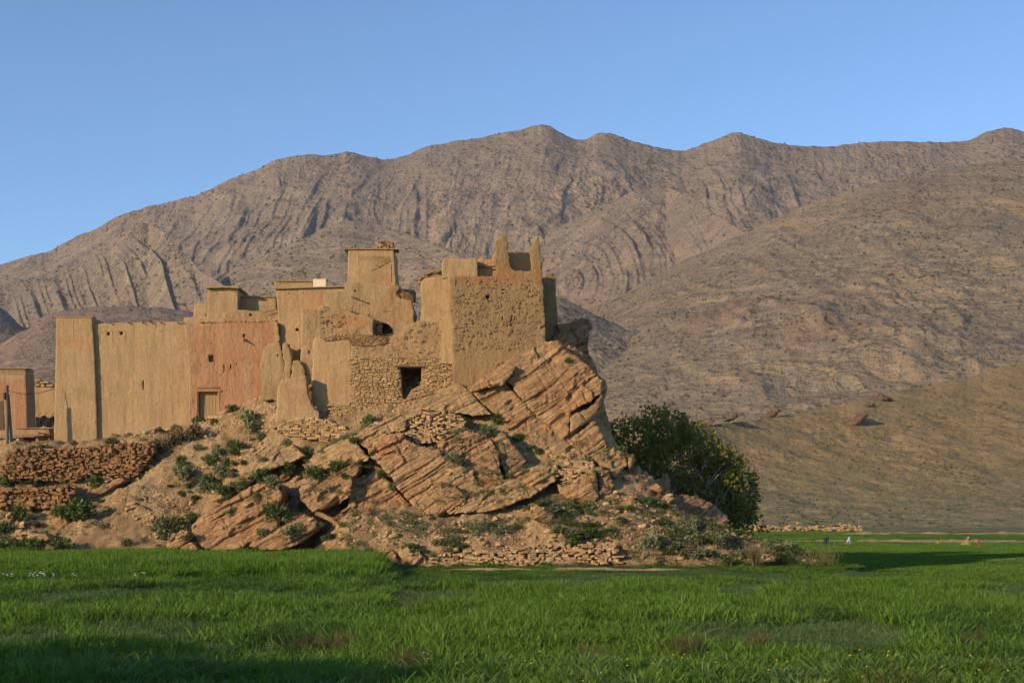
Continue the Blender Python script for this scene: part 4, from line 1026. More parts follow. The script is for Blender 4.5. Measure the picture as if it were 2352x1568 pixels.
# plastered lower wall
pl = Plane(765, 860, 106.1, -.02, -.06)
t = thing('plastered_wall', W(765, 950, 106.6), 'smooth pinkish plastered wall catching the shadow of the buttress', 'wall')
solid('wall', k2((1140, 880), (1170, 850), (1215, 862), (1300, 860), (1380, 838), (1420, 825), (1445, 1000), (1445, 1200), (1440, 1420), (1340, 1420), (1290, 1500), (1120, 1500), (1135, 1230)), pl, 2.6, M['mud'], t, .085, mudrelief(.03, 33, .0), [(k2(*rect(1355, 1049, 1366, 1054)), .1), (k2(*rect(1318, 1153, 1328, 1158)), .1), (k2(*rect(1090, 1390, 1092, 1392)), .05)], .035, (.03, .05),
      [(765, 900, 50, 60, (1.06, .96, .9), .6)], 33)
masonry(t, k2((1270, 1375), (1440, 1360), (1470, 1420), (1380, 1450), (1290, 1470)), Plane(780, 940, 105.9, 0, -.05), (.2, .5), (.08, .14), .35, .1, seed=34, limit=80)
masonry(t, k2((1215, 850), (1400, 830), (1440, 850), (1420, 870), (1215, 880)), Plane(770, 775, 106.0, 0, -.05), (.15, .35), (.06, .09), .4, .1, seed=35, limit=60)

# ------------------------------------------------------------------ stone-based wall with the dark doorway
pl = Plane(930, 850, 105.7, -.02, -.02)
t = thing('stone_based_wall', W(930, 935, 106.2), 'wall with mud top, dry stone base and a black open doorway', 'wall')
doorway = k3((553, 1084), (640, 1082), (718, 1086), (716, 1195), (700, 1225), (640, 1260), (600, 1330), (575, 1330), (566, 1230), (560, 1140))
top = k3((172, 828), (300, 838), (450, 852), (555, 832), (605, 785), (660, 745), (700, 732), (770, 735), (860, 715), (975, 700), (985, 1020), (600, 1022), (180, 1024))
solid('wall_top', top, pl, 3, M['mud_grey'], t, .08, mudrelief(.06, 41, .04), (), .045, (.03, .05), [(1010, 790, 30, 60, (1.08, 1.0, .95), .6), (900, 800, 60, 30, RT, .35)], 41)
base_ = k3((180, 1026), (600, 1024), (985, 1022), (1300, 1010), (1330, 1110), (1160, 1260), (1000, 1340), (620, 1420), (400, 1480), (150, 1480), (185, 1250))
solid('wall_core', base_, Plane(930, 920, 105.85, -.02, -.02), 4.5, M['joint'], t, .12, mudrelief(.04, 42), [(doorway, 4.0)], .02)
masonry(t, k3((172, 1022), (600, 1020), (980, 1005), (1180, 1000), (1290, 1030), (1160, 1140), (1060, 1240), (960, 1260), (740, 1300), (600, 1340), (400, 1400), (190, 1450), (180, 1250)), pl, (.2, .5), (.085, .15), .4, .02, [doorway], 43)
masonry(t, k3((168, 825), (445, 848), (455, 905), (330, 925), (180, 918)), Plane(850, 780, 105.66, -.02, -.02), (.2, .5), (.03, .05), .3, .06, (), 44, limit=150)
MB().box(at(pl, *k3((636, 1080))[0], .3), (2.2, .9, .09)).build('lintel', M['wood'], t)
bits(t, top, pl, 120, 45, (.08, .22))

# ------------------------------------------------------------------ right square tower
t = thing('square_tower', W(1110, 820, 107), 'big ruined square tower with two horn-like remnants standing on the rock', 'tower')
plf = Plane(1140, 740, 104.9, -.025, .05)
face = k3((932, 398), (1050, 385), (1146, 386), (1220, 392), (1292, 385), (1288, 250), (1284, 135), (1312, 85), (1345, 70), (1376, 75), (1384, 220), (1400, 320), (1440, 350), (1520, 352), (1556, 345), (1549, 200), (1562, 150), (1598, 90), (1615, 84), (1630, 230), (1642, 380), (1656, 600), (1674, 880), (1690, 1010), (1500, 1060), (1400, 1180), (1150, 1290), (964, 1300), (950, 700))
h = [(k3((1212, 530), (1228, 520), (1240, 535), (1236, 560), (1222, 572), (1212, 555)), .8), (k3((1103, 735), (1112, 722), (1118, 740), (1112, 762), (1103, 755)), .6), (k3(*rect(1403, 685, 1413, 770)), .2), (k3(*rect(1337, 695, 1343, 745)), .12), (k3(*rect(980, 420, 986, 465)), .15), (k3(*rect(1332, 490, 1362, 498)), .12), (k3(*rect(1445, 490, 1452, 505)), .15), (k3(*rect(1583, 478, 1590, 490)), .15)]
FT = [(1150, 640, 120, 12, RT, .8), (1160, 620, 40, 20, RT, .8), (1240, 620, 20, 30, RT, .8)]
solid('front_wall', face, plf, 1.0, M['mud_rough'], t, .06, lambda x, z, f=mudrelief(.05, 51, .03, 1.2), g=mudrelief(.02, 52, .012, 2.2): f(x, z) * .7 + g(x, z), h, .075, (.03, .05), FT, 51)
bits(t, k3((960, 420), (1630, 400), (1660, 860), (1400, 960), (970, 980)), plf, 420, 53, (.06, .2), out=.06)
bar(t, 'timber', plf, k3((965, 597))[0], k3((1055, 582))[0], .05, 'mud_grey', -.02); bar(t, 'timber', plf, k3((960, 790))[0], k3((1045, 778))[0], .05, 'mud_grey', -.02)
pls = Plane(1025, 740, 105.4, -.02, -.38)
side = k3((712, 500), (705, 460), (720, 420), (748, 402), (875, 388), (940, 396), (955, 700), (972, 1060), (850, 1060), (700, 850), (706, 735), (716, 660), (722, 600), (716, 562))
solid('left_wall', side, pls, 3.0, M['mud_grey'], t, .08, mudrelief(.04, 54, .02), (), .05, (.03, .05), [(1000, 680, 40, 50, (1.08, .97, .92), .6), (1000, 780, 40, 50, (1.0, .97, .95), .6)], 54)
solid('parapet', k3((874, 278), (900, 252), (960, 252), (1050, 259), (1130, 250), (1144, 262), (1147, 405), (874, 405)), Plane(1055, 615, 105.3, 0, .02), .7, M['mud'], t, .07, mudrelief(.03, 55), (), .03, (.015, .05), (), 55)
solid('rear_ruin', k3((695, 440), (720, 395), (760, 360), (810, 342), (880, 348), (880, 430), (700, 450)), Plane(990, 640, 108), 1.5, M['mud_rough'], t, .08, mudrelief(.06, 56, .04), (), .06)
masonry(t, k3((698, 415), (720, 392), (760, 358), (810, 340), (870, 348), (860, 362), (800, 362), (760, 385), (715, 425)), Plane(985, 632, 107.9), (.15, .35), (.07, .11), .4, .1, seed=57, limit=60)
bk = Plane(1180, 600, 106.25, 0, 0)
solid('back_wall', k3((1120, 262), (1180, 248), (1230, 262), (1256, 255), (1258, 225), (1290, 215), (1385, 212), (1400, 206), (1540, 208), (1552, 225), (1600, 300), (1640, 420), (1120, 420)), bk, .6, M['mud'], t, .07, mudrelief(.04, 58, .02), (), .05, (.015, .05), [(1120, 600, 40, 12, RT, .7)], 58)
solid('roof', k3((950, 395), (1640, 388), (1645, 420), (950, 420)), Plane(1140, 640, 105.6), 5, M['mud_grey'], t, .15, None, (), .0)
MB().tube([at(plf, *k3((1150, 296))[0], 1.15), at(plf, *k3((1292, 296))[0], 1.1)], .06, 6).build('beam', M['wood'], t)
solid('rear_wall', k3((1636, 420), (1650, 395), (1672, 374), (1700, 367), (1742, 404), (1748, 500), (1756, 640), (1764, 800), (1740, 960), (1630, 960)), Plane(1262, 720, 109.6, 0, .2), 1.2, M['mud_rough'], t, .08, mudrelief(.08, 59, .05), (), .05)
solid('right_wall', k3((1590, 420), (1632, 400), (1645, 700), (1660, 960), (1590, 960)), Plane(1236, 720, 106.0), 4.5, M['mud_rough'], t, .1, mudrelief(.06, 60), (), .04)

# ------------------------------------------------------------------ cracked walls and buttress in front
t = thing('cracked_wall', W(640, 900, 108.4), 'cracked grey mud wall splitting apart beside the red house', 'wall')
solid('wall', k2((745, 1090), (762, 960), (802, 900), (890, 895), (906, 965), (920, 1060), (934, 1180), (930, 1300), (860, 1340), (752, 1340)), Plane(625, 840, 107.7, -.02, -.05), 1.4, M['mud_grey'], t, .075, mudrelief(.05, 61, .03), [(k2((868, 988), (878, 985), (876, 1004), (868, 1006)), .2)], .075, (.03, .05))
solid('split_slab', k2((908, 905), (930, 895), (946, 898), (962, 940), (978, 990), (976, 1090), (962, 1180), (930, 1190), (922, 1060), (908, 960)), Plane(655, 830, 107.4, -.02, -.05), 1.2, M['mud_grey'], t, .07, mudrelief(.05, 62, .04), (), .075, (.03, .05))
solid('fallen_slab', k2((986, 1050), (1000, 1034), (1032, 1030), (1060, 1075), (1080, 1125), (1092, 1200), (960, 1220), (980, 1120)), Plane(685, 845, 106.6, -.1, -.05), .9, M['mud_grey'], t, .07, mudrelief(.05, 63, .03), (), .075, (.03, .05))
plb = Plane(685, 910, 105.05, -.05, -.02)
t = thing('mud_buttress', W(690, 965, 105.4), 'free-standing pinkish mud buttress throwing a dark shadow to its right', 'wall')
solid('wall', k2((878, 1225), (905, 1182), (960, 1172), (1020, 1160), (1055, 1152), (1082, 1148), (1094, 1200), (1100, 1290), (1130, 1370), (1150, 1400), (1188, 1430), (1190, 1475), (1185, 1520), (855, 1530), (862, 1400), (868, 1290)), plb, .75, M['mud'], t, .07, mudrelief(.03, 64), (), .04, (.03, .05), [(690, 900, 40, 50, (1.08, .95, .88), .7)], 64)
masonry(t, k2((1090, 1180), (1104, 1250), (1130, 1350), (1180, 1425), (1150, 1430), (1110, 1330), (1085, 1200)), Plane(710, 915, 105.2), (.12, .25), (.08, .12), .5, .06, (), 65, limit=40)
masonry(t, k4((930, 270), (1280, 240), (1450, 270), (1560, 340), (1600, 400), (1380, 450), (1100, 400), (930, 330)), Plane(715, 985, 104.3, .9, -.1), (.3, .8), (.12, .22), .5, .12, (), 66, limit=120)
# ------------------------------------------------------------------ village at the left edge
pl = Plane(40, 900, 124, -.02, 0)
t = thing('village_house', W(35, 985, 125), 'reddish house with a perforated brick band at the left edge', 'house')
hs = []
for r_ in range(3):
    for i in range(14):
        x = 6 + i * 9.5 + (4.7 if r_ % 2 else 0); y = 457 + r_ * 9
        hs.append((k1(*rect(x, y, x + 3.6, y + 4)), .3))
solid('wall', k1((-60, 448), (60, 446), (120, 446), (122, 438), (138, 440), (144, 560), (150, 790), (-60, 800)), pl, 2.2, M['mud_red'], t, .09, mudrelief(.03, 71), hs, .015, (.03, .06), [(20, 862, 80, 14, (1.05, 1.3, 1.4), 1.0)], 71)
m = MB()
for x in np.linspace(-50, 134, 14): m.box(at(pl, *k1((x, 446))[0], .4), (.62, 1.1, .08), random.uniform(-.08, .08))
m.build('coping', M['mud_grey'], t)
MB().box(at(pl, *k1((5, 725))[0], .02), (.5, .12, 3.2)).build('shutter', M['wood'], t)
pl = Plane(70, 1010, 118)
t = thing('yard_wall', W(60, 1030, 118.4), 'low brown yard wall between the village house and the left tower', 'wall')
solid('wall', k1((-60, 785), (60, 782), (150, 775), (272, 768), (274, 900), (-60, 920)), pl, 1.0, M['mud_red'], t, .1, mudrelief(.04, 72), (), .03, (.04, .08), [(30, 1000, 60, 30, (1., 1.15, 1.2), .6)], 72)
m = MB()
for x in np.linspace(100, 268, 12): m.box(at(pl, *k1((x, 772))[0], .3), (.55, .8, .07), random.uniform(-.1, .1))
m.build('coping', M['mud_grey'], t)
pl = Plane(100, 900, 132)
t = thing('far_village_wall', W(100, 980, 132.5), 'pale village wall behind the yard, with loose rubble on top', 'wall')
solid('wall', k1((150, 548), (180, 542), (230, 545), (320, 552), (330, 800), (150, 800)), pl, 1.2, M['mud'], t, .12, mudrelief(.04, 73), (), .04, (.04, .08), [(100, 885, 60, 20, RT, .4)], 73)
masonry(t, k1((176, 545), (185, 515), (215, 510), (250, 518), (285, 545)), Plane(95, 880, 132), (.25, .6), (.15, .25), .8, .1, seed=74, limit=60)
pl = Plane(50, 1000, 112.6)
t = thing('lean_to_shed', W(50, 1030, 113.5), 'dark open lean-to shed with a thatched roof behind the terrace wall', 'shed')
m = MB()
a0, a1 = at(pl, *k1((-60, 830))[0]), at(pl, *k1((205, 808))[0])
for s_ in range(9):
    x0_ = a0.x + (a1.x - a0.x) * s_ / 9; z0_ = a0.z + (a1.z - a0.z) * s_ / 9
    m.box((x0_ + .5, a0.y + 1.1, z0_ + random.uniform(-.03, .05)), (1.15, 2.8, .14), random.uniform(-.05, .05))
m.build('roof', M['thatch'], t)
b0, b1 = at(pl, *k1((72, 900))[0]), at(pl, *k1((195, 815))[0])
MB().box(((b0.x + b1.x) / 2, b0.y + 2.3, (b0.z + b1.z) / 2), (b1.x - b0.x + .4, .2, b1.z - b0.z + .6)).build('back_wall', M['mud_red'], t)
MB().box((b1.x + .1, b0.y + 1.2, (b0.z + b1.z) / 2), (.22, 2.4, b1.z - b0.z + .6)).build('side_wall', M['mud_red'], t)
solid('front_wall', k1((-60, 835), (72, 832), (74, 905), (-60, 910)), Plane(10, 1020, 112.4), .3, M['mud'], t, .12, mudrelief(.03, 75), (), .02)
MB().tube([(b0.x, b0.y + .1, b0.z - .2), (b0.x, b0.y + .1, b1.z)], .06, 6).build('post', M['wood'], t)
pl = Plane(100, 960, 121)
t = thing('dark_awning', at(pl, *k1((242, 775))[0]), 'black sagging awning in the gap left of the mud tower', 'awning')
m = MB(); v = []; f = []
for i in range(9):
    for j in range(4):
        p = at(pl, *k1((192 + i * 13, 712 + (6 * math.sin(i * 1.3)) + 0))[0], j * .6); v.append((p.x, p.y, p.z - .12 * j + .05 * math.sin(i * 2 + j)))
for i in range(8):
    for j in range(3): f.append((i * 4 + j, i * 4 + j + 1, i * 4 + j + 5, i * 4 + j + 4))
o = obj('cloth', v, f, M['black'], t); o.modifiers.new('s', 'SOLIDIFY').thickness = .04
v, f = [], []
for i in range(9):
    for j in range(4):
        p = at(pl, *k1((194 + i * 12.6, 714 + j * 17 + 5 * math.sin(i * 1.3)))[0], .05 * math.sin(i * 1.7 + j)); v.append(tuple(p))
for i in range(8):
    for j in range(3): f.append((i * 4 + j, i * 4 + j + 1, i * 4 + j + 5, i * 4 + j + 4))
o = obj('front_cloth', v, f, M['black'], t); o.modifiers.new('s', 'SOLIDIFY').thickness = .03
for x in (205, 240, 278):
    MB().tube([at(pl, *k1((x, 775))[0], .2), at(pl, *k1((x + 2, 700))[0], .2), at(pl, *k1((x + 14, 688))[0], .2)], .03, 5).build('prop', M['wood'], t)
# power pole and wires
pp_ = Plane(18, 960, 108.2)
t = thing('power_pole', at(pp_, *k1((36, 895))[0]), 'weathered wooden pole with a slanting brace at the left edge', 'pole')
A, B = at(pp_, *k1((36, 900))[0]), at(pp_, *k1((39, 538))[0])
MB().tube([A - Vector((0, 0, 1)), A.lerp(B, .5) + Vector((.03, 0, 0)), B], [.15, .13, .11], 8).build('post', M['pole_wood'], t, True)
A2, B2 = at(pp_, *k1((63, 893))[0], .3), at(pp_, *k1((44, 590))[0], .05)
MB().tube([A2 - Vector((0, 0, .6)), B2], [.12, .09], 8).build('brace', M['pole_wood'], t, True)
MB().box(at(pp_, *k1((27, 598))[0], -.1), (.12, .18, .55)).build('insulator', M['iron'], t)
def wire(p, q, sag, label):
    n_ = 14; pts = [p.lerp(q, i / n_) - Vector((0, 0, 4 * sag * (i / n_) * (1 - i / n_))) for i in range(n_ + 1)]
    tag(MB().tube(pts, .022, 4).build('wire', M['wire']), label, 'wire')
wire(at(pp_, *k1((46, 568))[0]), at(Plane(120, 890, 110.7), *k1((300, 552))[0]), .35, 'lower dark wire sagging from the pole to the mud tower')
wire(at(Plane(70, 870, 125.2), *k1((168, 497))[0]), at(Plane(120, 890, 111.2), *k1((306, 489))[0]), .05, 'upper dark wire between the village house and the mud tower')

# ------------------------------------------------------------------ dry stone walls on the hill
def dry_wall(label, poly, plane, seed, w=(.25, .6), h=(.14, .26), depth=1.2, thick=.45, limit=300, core='joint', grp=None, brown=False):
    c = np.mean(poly, 0); lo = max(p[1] for p in poly)
    t = thing('dry_stone_wall', at(plane, c[0], lo, .5), label, 'stone wall', grp)
    solid('core', poly, Plane(c[0], c[1], plane.y(*plane.hit(*c)) + .45, plane.a, plane.b), depth, M[core], t, .14, mudrelief(.12, seed), (), .1, (.15, .2))
    masonry(t, poly, plane, w, h, thick, .1, (), seed, limit, lambda x, z: fbm(x * .5, z * .5, 0., 3, seed) * .5, .9, MSTONEB if brown else None)
    return t
dry_wall('long brown terrace wall of rough stones below the left tower', k1((18, 960), (40, 902), (100, 893), (300, 886), (450, 876), (560, 862), (760, 856), (842, 850), (850, 900), (780, 1000), (690, 1062), (540, 1010), (420, 1056), (300, 1064), (130, 1052), (10, 1042)), Plane(180, 1060, 104.9, .18, .01), 81, (.2, .5), (.12, .24), limit=300, brown=True)
dry_wall('lower crumbling terrace wall at the left edge', k1((-30, 1100), (130, 1090), (310, 1092), (400, 1085), (390, 1140), (350, 1205), (180, 1215), (-30, 1205)), Plane(70, 1140, 102.2, .3, 0), 82, (.22, .5), (.13, .26), limit=200, brown=True)
dry_wall('short low stone wall beside the barley at the left edge', k1((-30, 1350), (60, 1345), (120, 1338), (168, 1335), (160, 1375), (90, 1395), (-30, 1400)), Plane(25, 1232, 98.6, .1, 0), 83, (.3, .6), (.16, .26), limit=120)
dry_wall('patch of neat stone walling built into the gap above the central rocks', k5((425, 420), (470, 370), (560, 330), (690, 325), (840, 345), (895, 420), (860, 470), (780, 505), (665, 572), (540, 580), (465, 540), (440, 470)), Plane(1000, 980, 99.4, .55, 0), 84, (.25, .6), (.13, .2), limit=200)
dry_wall('small field-stone wall above the big squared boulder', k5((1555, 740), (1600, 700), (1700, 690), (1820, 700), (1900, 745), (1960, 760), (1880, 815), (1780, 850), (1690, 890), (1595, 860)), Plane(1325, 1080, 95.1, .5, 0), 85, (.3, .75), (.14, .24), limit=200)
dry_wall('long low retaining wall along the foot of the hill by the field', k5((640, 1470), (720, 1410), (820, 1375), (1000, 1385), (1180, 1390), (1400, 1350), (1700, 1345), (1990, 1335), (2080, 1400), (2100, 1490), (1500, 1500), (1000, 1520), (700, 1545)), Plane(1200, 1275, 88.75, .55, 0), 86, (.22, .6), (.13, .28), limit=300)
# ------------------------------------------------------------------ surface finder
_V, _F, _o = [], [], 0
for o in [hill_o] + BLOCKS:
    me = o.data; v = np.empty(len(me.vertices) * 3); me.vertices.foreach_get('co', v); v = v.reshape(-1, 3) + np.array(o.location)
    _V.append(v)
    if o is hill_o:
        q = grid_faces(len(hy), len(hx)); f = np.concatenate([q[:, [0, 1, 2]], q[:, [0, 2, 3]]])
    else:
        f = np.empty(len(me.loops), np.int32); me.loops.foreach_get('vertex_index', f); f = f.reshape(-1, 3)
    _F.append(f + _o); _o += len(v)
BVH = BVHTree.FromPolygons(np.concatenate(_V).tolist(), np.concatenate(_F).tolist())
EYE = Vector((0, 0, CAMZ))
def seen(u, v):
    d = (W(u, v, 100) - EYE).normalized()
    h = BVH.ray_cast(EYE, d, 160)
    return h[0]
def drop(x, y):
    h = BVH.ray_cast(Vector((x, y, 60)), Vector((0, 0, -1)), 80)
    return (h[0], h[1]) if h[0] is not None else (None, None)

# ------------------------------------------------------------------ shrubs
def leaf_mesh(name, mat, n, rad, leaf, seed, clumps=7, up=.35, long=1.6, hollow=.35, stems=True):
    r = np.random.default_rng(seed); V = []; F = []
    cs = []
    for i in range(clumps):
        a = r.uniform(0, 6.28); q = r.uniform(.0, .75)
        cs.append((math.cos(a) * q * rad[0], math.sin(a) * q * rad[1], r.uniform(.15, .75) * rad[2], r.uniform(.32, .55)))
    for i in range(n):
        c = cs[int(r.integers(clumps))]
        d = r.normal(size=3); d /= np.linalg.norm(d); s_ = r.uniform(hollow, 1) ** .6 * c[3]
        p = np.array([c[0] + d[0] * s_ * rad[0], c[1] + d[1] * s_ * rad[1], c[2] + d[2] * s_ * rad[2]])
        if p[2] < -.05: p[2] = abs(p[2]) * .4
        g = d * .7 + r.normal(size=3) * .6 + np.array([0, 0, up]); g /= np.linalg.norm(g)
        w = np.cross(g, r.normal(size=3)); w /= np.linalg.norm(w) + 1e-9
        l = leaf * r.uniform(.6, 1.4); b = len(V)
        V += [p, p + g * l * long * .5 + w * l * .38, p + g * l * long, p + g * l * long * .5 - w * l * .38]; F.append((b, b + 1, b + 2, b + 3))
    me = mesh(name, np.array(V), np.array(F), mat, False)
    return me
SH = {}
for k_, mt in (('grey', 'shrub_grey'), ('green', 'shrub_green'), ('dark', 'shrub_dark'), ('dry', 'shrub_brown')):
    SH[k_] = [leaf_mesh('foliage', M[mt], 560, (.55, .5, .62), .095, 300 + i + len(k_) * 10, 7) for i in range(3)]
def twigs(seed, n=26, h=.6, spread=.5, mat='shrub_brown'):
    r = np.random.default_rng(seed); m = MB()
    for i in range(n):
        a = r.uniform(0, 6.28); q = r.uniform(.1, 1) * spread
        p = [Vector((0, 0, -.05)), Vector((math.cos(a) * q * .5, math.sin(a) * q * .5, h * r.uniform(.4, .6))), Vector((math.cos(a) * q, math.sin(a) * q, h * r.uniform(.75, 1.1)))]
        m.tube(p, [.014, .010, .004], 3, False)
    return mesh('stems', m.v, m.f, M[mat])
TW = [twigs(400 + i) for i in range(3)]
def shrub(pos, size, kind, label, group=None, sq=1.0, name='shrub'):
    t = thing(name, pos, label, 'shrub', group)
    t.scale = (size * sq, size * sq, size); t.rotation_euler = (0, 0, random.uniform(0, 6.28))
    put('foliage', random.choice(SH[kind]), t)
    put('stems', random.choice(TW), t)
    return t
SHRUBS = [  # (layout point, width in layout units, kind, label)
    (k4((95, 345))[0], 26, 'grey', 'grey-green tuft against the tan house left of the plank door'),
    (k4((285, 275))[0], 28, 'dark', 'dark weeds on the stones under the plank door'),
    (k4((420, 285))[0], 20, 'dark', 'dark tuft just right of the plank door sill'),
    (k4((580, 170))[0], 22, 'green', 'small tuft where the red house meets the slope'),
    (k4((930, 55))[0], 18, 'grey', 'small tuft left of the buttress top edge'),
    (k4((715, 260))[0], 44, 'grey', 'large pale grey bush on the slope left of the buttress'),
    (k4((760, 320))[0], 34, 'grey', 'pale feathery bush just below the large grey bush'),
    (k4((825, 405))[0], 24, 'green', 'green tuft below and left of the buttress foot'),
    (k4((590, 460))[0], 26, 'green', 'upright green tuft high on the left slope'),
    (k4((640, 500))[0], 44, 'green', 'long green patch on the middle of the left slope'),
    (k4((445, 535))[0], 26, 'grey', 'grey clump left of the long green patch'),
    (k4((690, 535))[0], 18, 'green', 'little tuft right of the long green patch'),
    (k4((140, 600))[0], 22, 'green', 'little green tuft under the dark brush bank'),
    (k4((165, 650))[0], 30, 'green', 'green bush above the roundest bush of the left slope'),
    (k4((165, 735))[0], 46, 'grey', 'roundest grey-green bush on the left slope'),
    (k4((410, 615))[0], 32, 'green', 'green bush in the middle of the left slope'),
    (k4((540, 625))[0], 22, 'green', 'tiny tuft on the pale bedrock'),
    (k4((505, 710))[0], 34, 'grey', 'grey clump below the tiny tuft on the bedrock'),
    (k4((385, 775))[0], 36, 'dark', 'dark green bush right of the roundest bush'),
    (k4((345, 835))[0], 34, 'grey', 'sprawling grey bush on the lower left slope'),
    (k4((505, 865))[0], 34, 'dark', 'dark bush at the upper edge of the long low slab'),
    (k4((610, 845))[0], 30, 'green', 'green tuft on top of the long low slab'),
    (k4((740, 785))[0], 40, 'dark', 'left half of the dark green mat above the long slab'),
    (k4((830, 750))[0], 40, 'dark', 'right half of the dark green mat above the long slab'),
    (k4((930, 790))[0], 36, 'grey', 'grey bush where the long slab ends at its top'),
    (k4((1060, 660))[0], 32, 'green', 'lower end of the green strip beside the smooth pale slab'),
    (k4((1180, 590))[0], 40, 'green', 'upper end of the green strip beside the smooth pale slab'),
    (k4((1290, 725))[0], 40, 'dark', 'dark tuft under the smooth pale slab'),
    (k4((1470, 665))[0], 34, 'dark', 'dark tuft between the smooth slab and the overhanging stack'),
    (k4((1420, 835))[0], 22, 'grey', 'grey tuft growing on the overhanging stack'),
    (k4((1545, 735))[0], 18, 'dark', 'small tuft near the top of the overhanging stack'),
    (k4((1725, 690))[0], 34, 'green', 'green bush in the notch left of the central block'),
    (k4((1850, 715))[0], 26, 'green', 'grassy tuft at the upper end of the diagonal crack'),
    (k4((1935, 830))[0], 22, 'grey', 'grey tuft halfway down the diagonal crack'),
    (k4((1050, 455))[0], 24, 'grey', 'grey tuft under the paving of stones below the buttress'),
    (k4((960, 1045))[0], 52, 'dark', 'round dark green bush in the hollow right of the long slab'),
    (k4((1170, 1000))[0], 24, 'green', 'small green bush right of the round dark bush'),
    (k4((1090, 1215))[0], 44, 'grey', 'grey twiggy bush below the round dark bush'),
    (k4((570, 1040))[0], 24, 'grey', 'grey tuft hanging on the face of the long slab'),
    (k4((790, 910))[0], 20, 'green', 'little green tuft on the upper right of the long slab'),
    (k4((850, 1215))[0], 26, 'grey', 'pale dry tuft low on the long slab'),
    (k4((120, 1160))[0], 56, 'green', 'wide green scrub at the left end of the long slab'),
    (k4((30, 1190))[0], 60, 'grey', 'wide grey scrub beside the green scrub at lower left'),
    (k4((225, 1085))[0], 30, 'green', 'green tuft above the left corner of the long slab'),
    (k4((205, 1250))[0], 24, 'dark', 'dark tuft in the crack at the left end of the long slab'),
    (k4((1620, 440))[0], 20, 'dark', 'dark tuft at the top of the notch above the central block'),
    (k5((150, 395))[0], 36, 'green', 'flat green mat below the left corner of the stone base'),
    (k5((890, 360))[0], 30, 'green', 'green tuft right of the patch of stone walling'),
    (k5((1150, 385))[0], 36, 'green', 'bright green bush on the long slab right of the walling'),
    (k5((1060, 485))[0], 36, 'grey', 'grey bush below the bright green bush'),
    (k5((1300, 535))[0], 26, 'dark', 'dark tuft right of the grey bush on the rocks'),
    (k5((1465, 635))[0], 20, 'green', 'small green tuft under the tip of the long slab'),
    (k5((1400, 605))[0], 18, 'dark', 'tiny dark tuft left of the slab tip'),
    (k5((1820, 705))[0], 26, 'grey', 'grey tuft on the ledge left of the tree'),
    (k5((800, 690))[0], 30, 'grey', 'grey mat in the step of the central block'),
    (k5((860, 720))[0], 24, 'grey', 'small grey mat at the end of the step of the central block'),
    (k5((1250, 815))[0], 14, 'green', 'tiny green tuft on the pale yellow slab'),
    (k6((208, 312))[0], 18, 'green', 'lone tuft high on the huge tilted block'),
    (k6((1110, 1385))[0], 40, 'grey', 'wide dark shrub near the right tip of the hill'),
    (k6((930, 1315))[0], 40, 'grey', 'wide shrub below the large dark flat boulder'),
    (k6((700, 1375))[0], 44, 'grey', 'shrub on the bare scree above the field edge'),
    (k6((890, 1445))[0], 26, 'green', 'bright green tuft low on the scree'),
    (k6((1150, 1500))[0], 34, 'green', 'green weeds beside the dry twiggy bush'),
    (k6((1480, 1490))[0], 34, 'green', 'green weeds right of the dry twiggy bush'),
    (k1((50, 1072))[0], 34, 'dark', 'dark bush at the left end under the terrace wall'),
    (k1((180, 1078))[0], 38, 'dark', 'dark bush under the middle of the terrace wall'),
    (k1((350, 1115))[0], 36, 'dark', 'dark bush above the long slanting boulder'),
    (k1((520, 1060))[0], 30, 'dark', 'dark bush behind the long slanting boulder'),
    (k1((440, 1230))[0], 60, 'dark', 'broad dark bush left of the bare dusty slope'),
    (k1((350, 1235))[0], 40, 'dark', 'dark bush beside the upright orange boulder'),
    (k1((100, 1250))[0], 44, 'dark', 'dark bush above the blunt tan boulder'),
    (k1((20, 1320))[0], 40, 'green', 'bright green weeds at the left edge above the low wall'),
    (k1((60, 1440))[0], 60, 'dark', 'dark brush behind the barley at the far left'),
    (k1((190, 1445))[0], 60, 'dark', 'dark brush behind the barley right of the low wall'),
    (k1((330, 1425))[0], 50, 'dark', 'dark brush behind the barley below the dusty slope'),
    (k1((50, 1200))[0], 44, 'dry', 'leafless grey brush at the left edge'),
    (k1((610, 858))[0], 26, 'green', 'green weeds at the foot of the tan house'),
    (k1((770, 900))[0], 26, 'dark', 'dark weeds on the end of the terrace wall'),
    (k1((240, 890))[0], 24, 'green', 'weeds on the terrace wall beside the left tower'),
    (k1((180, 890))[0], 20, 'dark', 'weeds on the terrace wall in front of the shed'),
    (k1((880, 880))[0], 40, 'dry', 'brown dry brush at the upper end of the terrace wall'),
    (k1((960, 830))[0], 44, 'dry', 'brown dry brush bank below the tan house'),
    (k1((1060, 800))[0], 44, 'dry', 'brown dry brush bank below the plank door'),
]
for (u, v), wpx, kd, lb in SHRUBS:
    p = seen(u, v + wpx * .25)
    if p is None: continue
    sz = wpx / FPX * p.y * 1.15
    shrub(p - Vector((0, 0, .06)), sz, kd, lb)
    if wpx > 30:   # fuller: neighbours grow together in the same clump
        pass
